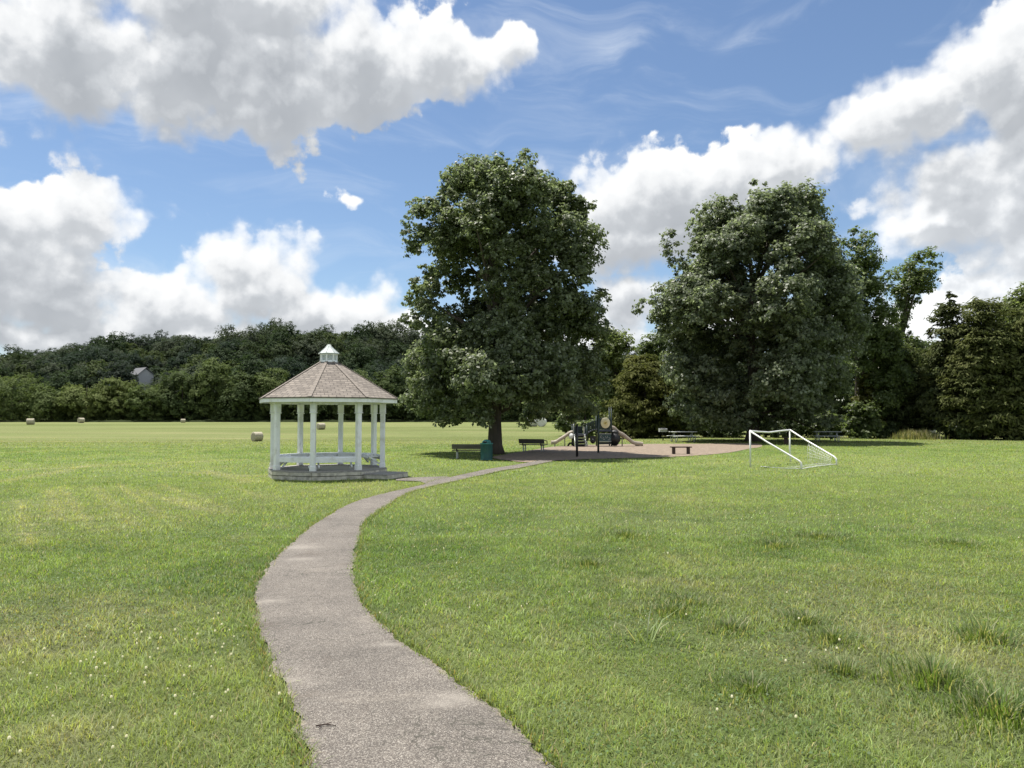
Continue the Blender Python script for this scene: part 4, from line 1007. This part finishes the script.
# play structure
def playset():
    p = at(604.9, 447.2)
    root = empty('play_structure', p, R(0), label='dark green play structure with two tan slides', cat='play structure')
    X = lambda x: (x-460)*.00572
    Zc = lambda y: (430-y)*.00572
    def post(x, y, h, r=.042): m = MB(); m.tube([(x,y,-.05),(x,y,h)], r, 10); m.lathe([(r*1.2,h),(r*1.2,h+.03),(r*.6,h+.06),(.004,h+.07)], 10, (x,y,0)); m.build('post', M['darkgreen'], root)
    for x, y, h in ((-.40,0,1.95),(.40,0,2.35),(-.40,1.0,1.95),(.40,1.0,2.35),(-1.88,0,1.30),(-1.08,0,1.35),(-1.88,1.0,1.30),(-1.08,1.0,1.35)): post(x, y, h)
    m = MB(); m.box((0,.5,.97), (.9,1.1,.10), None, .01); m.build('deck', M['navy'], root)
    m = MB(); m.box((-1.48,.5,.74), (.9,1.1,.09), None, .01); m.build('deck', M['navy'], root)
    m = MB(); m.box((0,-.03,1.42), (.74,.04,.66), None, .012); up = m.build('barrier_panel', M['darkgreen'], root)
    disc = MB(); disc.lathe([(.27,0),(.28,.008),(.28,.022),(.27,.03)], 32, M=Matrix.Translation((.03,-.052,1.45)) @ Euler((R(90),0,0)).to_matrix().to_4x4() @ Matrix.Diagonal((1,1.15,1,1))); d = disc.build('yellow_disc', M['cream'], up)
    m = MB(); Q = Matrix.Translation((.04,-.083,1.45)) @ Euler((R(90),0,0)).to_matrix().to_4x4()
    for k in range(9):
        a = 2*math.pi*k/9; m.box(tuple(Q @ V3((math.cos(a)*.11, math.sin(a)*.12, .004))), (.07,.008,.035), (0,-a,0))
    m.lathe([(.075,0),(.07,.008)], 14, M=Q); m.build('flower_print', M['yellow'], d)
    m = MB(); m.box((.05,-.094,1.46), (.11,.006,.03), (0,R(-35),0)); m.box((.02,-.094,1.43), (.05,.006,.03), (0,R(30),0)); m.build('flower_mark', M['brownprint'], d)
    m = MB(); m.box((0,-.03,.57), (.74,.045,.50), None, .012); low = m.build('activity_panel', M['teal'], root)
    for z in (.80, .35): m = MB(); m.box((0,-.062,z), (.76,.025,.03)); m.build('panel_rail', M['galv'], low)
    m = MB()
    for k, (x, z) in enumerate(((-.22,.62),(-.06,.52),(.10,.62),(.24,.50))):
        m.tube([(x+math.cos(t)*.06, -.058, z+math.sin(t)*.07) for t in np.linspace(.4+k, 5.4+k, 12)], .012, 5)
    m.build('maze_track', M['galv'], low)
    m = MB(); m.box((0,.0,.24), (.84,.06,.14), None, .01); m.build('lower_beam', M['black'], root)
    m = MB(); m.box((.62,.42,.56), (.42,.9,.95), None, .10); m.lathe([(.3,-.03),(.32,.0),(.32,.02)], 20, M=Matrix.Translation((.62,-.03,.5)) @ Euler((R(90),0,0)).to_matrix().to_4x4()); m.build('crawl_tunnel', M['black'], root)
    # slides: a channel with raised sides swept along a wavy line
    def slide(path, y, w=.46, wall=.20, th=.035):
        pts = catmull([(x, z) for x, z in path], 8); m = MB(); prof = [(-w/2-th,wall),(-w/2,wall),(-w/2,.02),(0,0),(w/2,.02),(w/2,wall),(w/2+th,wall),(w/2+th,-th),(-w/2-th,-th)]
        vs, fs = [], []; n = len(prof)
        for i, (x, z) in enumerate(pts):
            for a, b in prof: vs.append((x, y+a, z+b))
        for i in range(len(pts)-1):
            for k in range(n): j = (k+1) % n; fs.append((i*n+k, i*n+j, (i+1)*n+j, (i+1)*n+k))
        fs += [tuple(range(n)), tuple(range((len(pts)-1)*n, len(pts)*n))[::-1]]
        m.add(vs, fs, True); return m
    s1 = slide([(.42,1.10),(.62,1.04),(.90,.78),(1.14,.66),(1.45,.42),(1.74,.20),(2.02,.14),(2.32,.10)], .45).build('slide', M['slide'], root)
    m = MB(); m.box((2.02,.45,.06), (.22,.40,.16), None, .02); m.tube([(1.1,.45,.64),(1.1,.45,0)], .035, 8); m.build('slide_foot', M['slide'], s1)
    s2 = slide([(-1.90,.82),(-2.10,.76),(-2.40,.56),(-2.72,.36),(-2.95,.22),(-3.22,.20)], .30, wall=.18).build('slide', M['slide'], root)
    m = MB(); m.tube([(-2.98,.3,.20),(-2.98,.3,0)], .035, 8); m.tube([(-2.38,.3,.54),(-2.38,.3,0)], .03, 8); m.build('slide_foot', M['galv'], s2)
    # left deck: hoops, steps, wheel, ramp to the tower
    for x in (-1.88, -1.26):
        m = MB(); m.tube([(x-.02,-.10,.55),(x-.02,-.12,1.25),(x,-.12,1.36),(x+.03,-.05,1.38),(x+.04,.05,1.30),(x+.04,.05,.80)], .018, 7); m.build('grab_rail', M['whiteplastic'], root)
    m = MB(); m.box((-1.55,.96,1.02), (.60,.05,.46), None, .01); m.build('barrier_panel', M['darkgreen'], root)
    for k in range(4):
        m = MB(); m.box((-1.52,-.18-.13*k,.70-.17*k), (.56,.24,.035), None, .008); m.box((-1.52,-.07-.13*k,.62-.17*k), (.54,.02,.11)); m.build('stair_tread', M['black'], root)
    m = MB(); m.tube([(-1.83,-.1,.74),(-1.83,-.72,.02)], .03, 7); m.tube([(-1.21,-.1,.74),(-1.21,-.72,.02)], .03, 7); m.build('stair_stringer', M['galv'], root)
    m = MB(); m.lathe([(.16,0),(.17,.015),(.16,.03)], 20, M=Matrix.Translation((-2.02,-.05,.66)) @ Euler((R(80),0,R(-35))).to_matrix().to_4x4()); m.build('steering_wheel', M['whiteplastic'], root)
    m = MB(); arc = [(-1.05,.80),(-.85,.93),(-.65,1.02),(-.42,1.06)]
    for a, b in zip(arc, arc[1:]): m.bar((a[0],.5,a[1]), (b[0],.5,b[1]), .90, .05)
    m.build('bridge_ramp', M['black'], root)
    for y in (.03, .97):
        m = MB()
        for a, b in zip(arc, arc[1:]): m.bar((a[0],y,a[1]+.50), (b[0],y,b[1]+.50), .04, .05)
        for k in range(6): t = k/5; x = -1.02+.58*t; z = float(np.interp(x, [a[0] for a in arc], [a[1] for a in arc])); m.bar((x,y,z), (x,y,z+.5), .05, .03, up=(0,1,0))
        m.build('bridge_side', M['darkgreen'], root)
    m = MB(); m.lathe([(.15,0),(.14,.06),(.10,.11),(.03,.135),(.004,.137)], 18, M=Matrix.Translation((-.72,.0,.36)) @ Euler((R(90),0,0)).to_matrix().to_4x4()); m.box((-.72,.02,.50), (.34,.03,.34), None, .01); m.build('bubble_panel', M['black'], root)
    m = MB(); m.tube([(-2.03+math.cos(t)*.17, .1, .02+math.sin(t)*.22) for t in np.linspace(0, math.pi, 14)], .055, 8); m.build('stepping_arch', M['black'], root)
    m = MB(); m.tube([(-1.30,-.55,.02),(-1.15,-.5,.12),(-1.10,-.45,.28),(-1.22,-.42,.40),(-1.36,-.4,.44)], .035, 8); m.build('curved_climber', M['galv'], root)
playset()
for px, py, top, lb in ((577, 457.0, 426, 'dark round post in the mulch, left of the play tower'), (598.3, 453.2, 413, 'taller dark round post in the mulch, right in front of the play tower')):
    p = at(px, py); h = (py-top)*p.y/F
    m = MB(); m.tube([(0,0,-.05),(0,0,h)], .052, 12); m.lathe([(.062,h),(.062,h+.03),(.03,h+.055),(.004,h+.06)], 12); o = m.build('play_post', M['darkgreen'] if top < 420 else M['black']); o.location = p
    tag(o, lb, 'post', 'round posts in the mulch')

# ---------------------------------------------------------------- hay bales, house, shed, dry grass
def bale(px, py, rad, width, rz, m_, label, group='round hay bales in the field'):
    p = at(px, py); mb = MB(); prof = []
    Q = Matrix.Translation((0,0,rad*.97)) @ Euler((0,R(90),0)).to_matrix().to_4x4()
    r_ = np.random.default_rng(int(px)); n = 12
    prof = [(.004,-width/2*.97)] + [(rad*.3,-width/2),(rad*.62,-width/2*.985),(rad*.93,-width/2*.99)] + [(rad*(1+r_.uniform(-.025,.02)), -width/2*.93+width*.93*k/n) for k in range(n+1)] + [(rad*.93,width/2*.99),(rad*.62,width/2*.985),(rad*.3,width/2),(.004,width/2*.97)]
    mb.lathe(prof, 28, M=Q); o = mb.build('hay_bale', m_); o.location = p; o.rotation_euler = (0,0,rz); tag(o, label, 'hay bale', group)
bale(257, 441.3, .45, .85, R(48), M['hay'], 'nearest tan hay bale, lying on the grass left of the gazebo')
bale(321, 429.5, .50, 1.05, R(40), M['hay'], 'pale hay bale seen between the gazebo posts')
bale(30.5, 424.6, .62, 1.3, R(20), M['hay'], 'leftmost hay bale at the foot of the treeline')
bale(81, 422.9, .60, 1.2, R(60), M['hay'], 'second hay bale from the left under the light green trees')
bale(532, 426.5, .78, 1.7, R(10), M['wrap'], 'white wrapped bale left of its twin under the tallest tree', 'white wrapped bales')
bale(541.6, 426.5, .80, 1.2, R(75), M['wrap'], 'white wrapped bale right of its twin, end turned to the lawn', 'white wrapped bales')
bale(183, 422.6, .45, 1.0, R(30), M['hay'], 'small low hay heap at the field edge below the dark treeline')

def house():
    d = 243.; p = far(141, 380, d); z = float(hill_z(p.x, d)); top = far(141, 368.5, d).z
    root = empty('house', (p.x, d, z), R(-38), label='pale house with a grey gable roof among the trees on the hill', cat='house')
    H = top - z; w, l, e = 5.0, 6.2, H-2.0
    m = MB(); m.box((0,0,e/2), (l,w,e))
    m.prism([(-w/2,e),(w/2,e),(0,H-.25)], -l/2+.02, l/2-.02, M=Matrix(((0,0,1,0),(1,0,0,0),(0,1,0,0),(0,0,0,1)))); m.build('wall', M['siding'], root)
    m = MB()
    for s_ in (-1, 1): m.bar((-l/2-.4, s_*(w/4+.15), (e+H)/2-.05), (l/2+.4, s_*(w/4+.15), (e+H)/2-.05), math.hypot(w/2+.5, 2.35), .14, up=(0, s_*2.2, w/2))
    m.build('roof', M['hroof'], root)
    for x in (-2.4, 0, 2.4):
        f = MB().box((x,-w/2-.02,e-1.4), (1.1,.06,1.5)).build('window', M['white'], root); MB().box((x,-w/2-.055,e-1.4), (.9,.02,1.3)).build('pane', M['glass'], f)
house()
def shed():
    p = far(921, 430, 78.); root = empty('shed', (p.x, 78., 0), R(5), label='small white shed roof glimpsed behind the tall dry grass', cat='shed')
    m = MB(); m.box((0,0,.75), (2.2,1.5,1.5)); m.build('wall', M['siding'], root)
    m = MB(); m.box((0,-.1,1.56), (2.6,1.9,.10), (R(8),0,0)); m.build('roof', M['white'], root)
shed()
def dry_grass():
    p = far(918, 440, 61.5); r_ = np.random.default_rng(9); n = 2600
    x, y = r_.normal(0, .8, n), r_.normal(0, .5, n); c = np.array((.36,.335,.22))[None]*r_.uniform(.5, 1.25, n)[:, None]; g = r_.random(n) < .38; c[g] = np.array((.11,.14,.04))
    v, q, c = blades(x, y, r_.uniform(.3, 1.0, n)*(.35+.9*fbm(x*1.3+5, y*.7, 7, 3))*np.exp(-(np.abs(x)/2.3)**4), np.full(n, .035), r_.uniform(.05, .45, n), c)
    nb = n*6; b_ = np.arange(n)[:, None]*6; v = np.concatenate([v, [(-.01,0,-.1),(.01,0,-.1)]]); c = np.concatenate([c, c[:2]]); q = np.concatenate([q, np.concatenate([b_+np.array([[1,0]]), np.full((n,1), nb), np.full((n,1), nb+1)], 1)])
    o = link('tall_grass', np_mesh('tall_grass', v, q, c), M['blade']); o.location = (p.x, p.y, 0)
    tag(o, 'clump of tall tan dry grass at the foot of the dark cedars', 'tall grass')
dry_grass()
def twig():
    x, y = flat(325, 729); m = MB()
    m.tube([(-.05,0,.006),(0,.012,.010),(.06,.0,.006)], [.004,.004,.002], 5); m.tube([(0,.012,.010),(.025,.04,.008)], [.003,.0015], 5); m.tube([(-.02,.008,.008),(-.03,-.03,.008)], [.003,.0015], 5)
    o = m.build('twig', M['brownwood']); o.location = (x, y, .012); tag(o, 'small dark twig lying on the near path', 'twig')
twig()

# ---------------------------------------------------------------- sun, camera, render
sd = bpy.data.lights.new('sun', 'SUN'); sun = bpy.data.objects.new('sun', sd); COL.objects.link(sun)
sd.energy = SUN_STRENGTH; sd.angle = R(.53); sd.color = (1., .955, .88)
sv = V3((math.sin(SUN_AZ)*math.cos(SUN_EL), math.cos(SUN_AZ)*math.cos(SUN_EL), math.sin(SUN_EL)))
sun.rotation_euler = sv.to_track_quat('Z', 'Y').to_euler(); sun.location = (-20, 30, 60)
cd = bpy.data.cameras.new('camera'); cam = bpy.data.objects.new('camera', cd); COL.objects.link(cam)
cd.sensor_width = 36; cd.lens = F/1024*36; cd.clip_end = 5000; cd.clip_start = .05
cam.location = (0, 0, EYE); cam.rotation_euler = (R(90)+PITCH, 0, 0); S.camera = cam
S.view_settings.view_transform = 'Standard'; S.view_settings.look = 'None'; S.view_settings.exposure = EXPOSURE; S.view_settings.gamma = 1
S.cycles.max_bounces = 7; S.cycles.diffuse_bounces = 4; S.cycles.glossy_bounces = 2; S.cycles.transmission_bounces = 4; S.cycles.transparent_max_bounces = 4
S.cycles.use_denoising = True; S.cycles.caustics_reflective = False; S.cycles.caustics_refractive = False
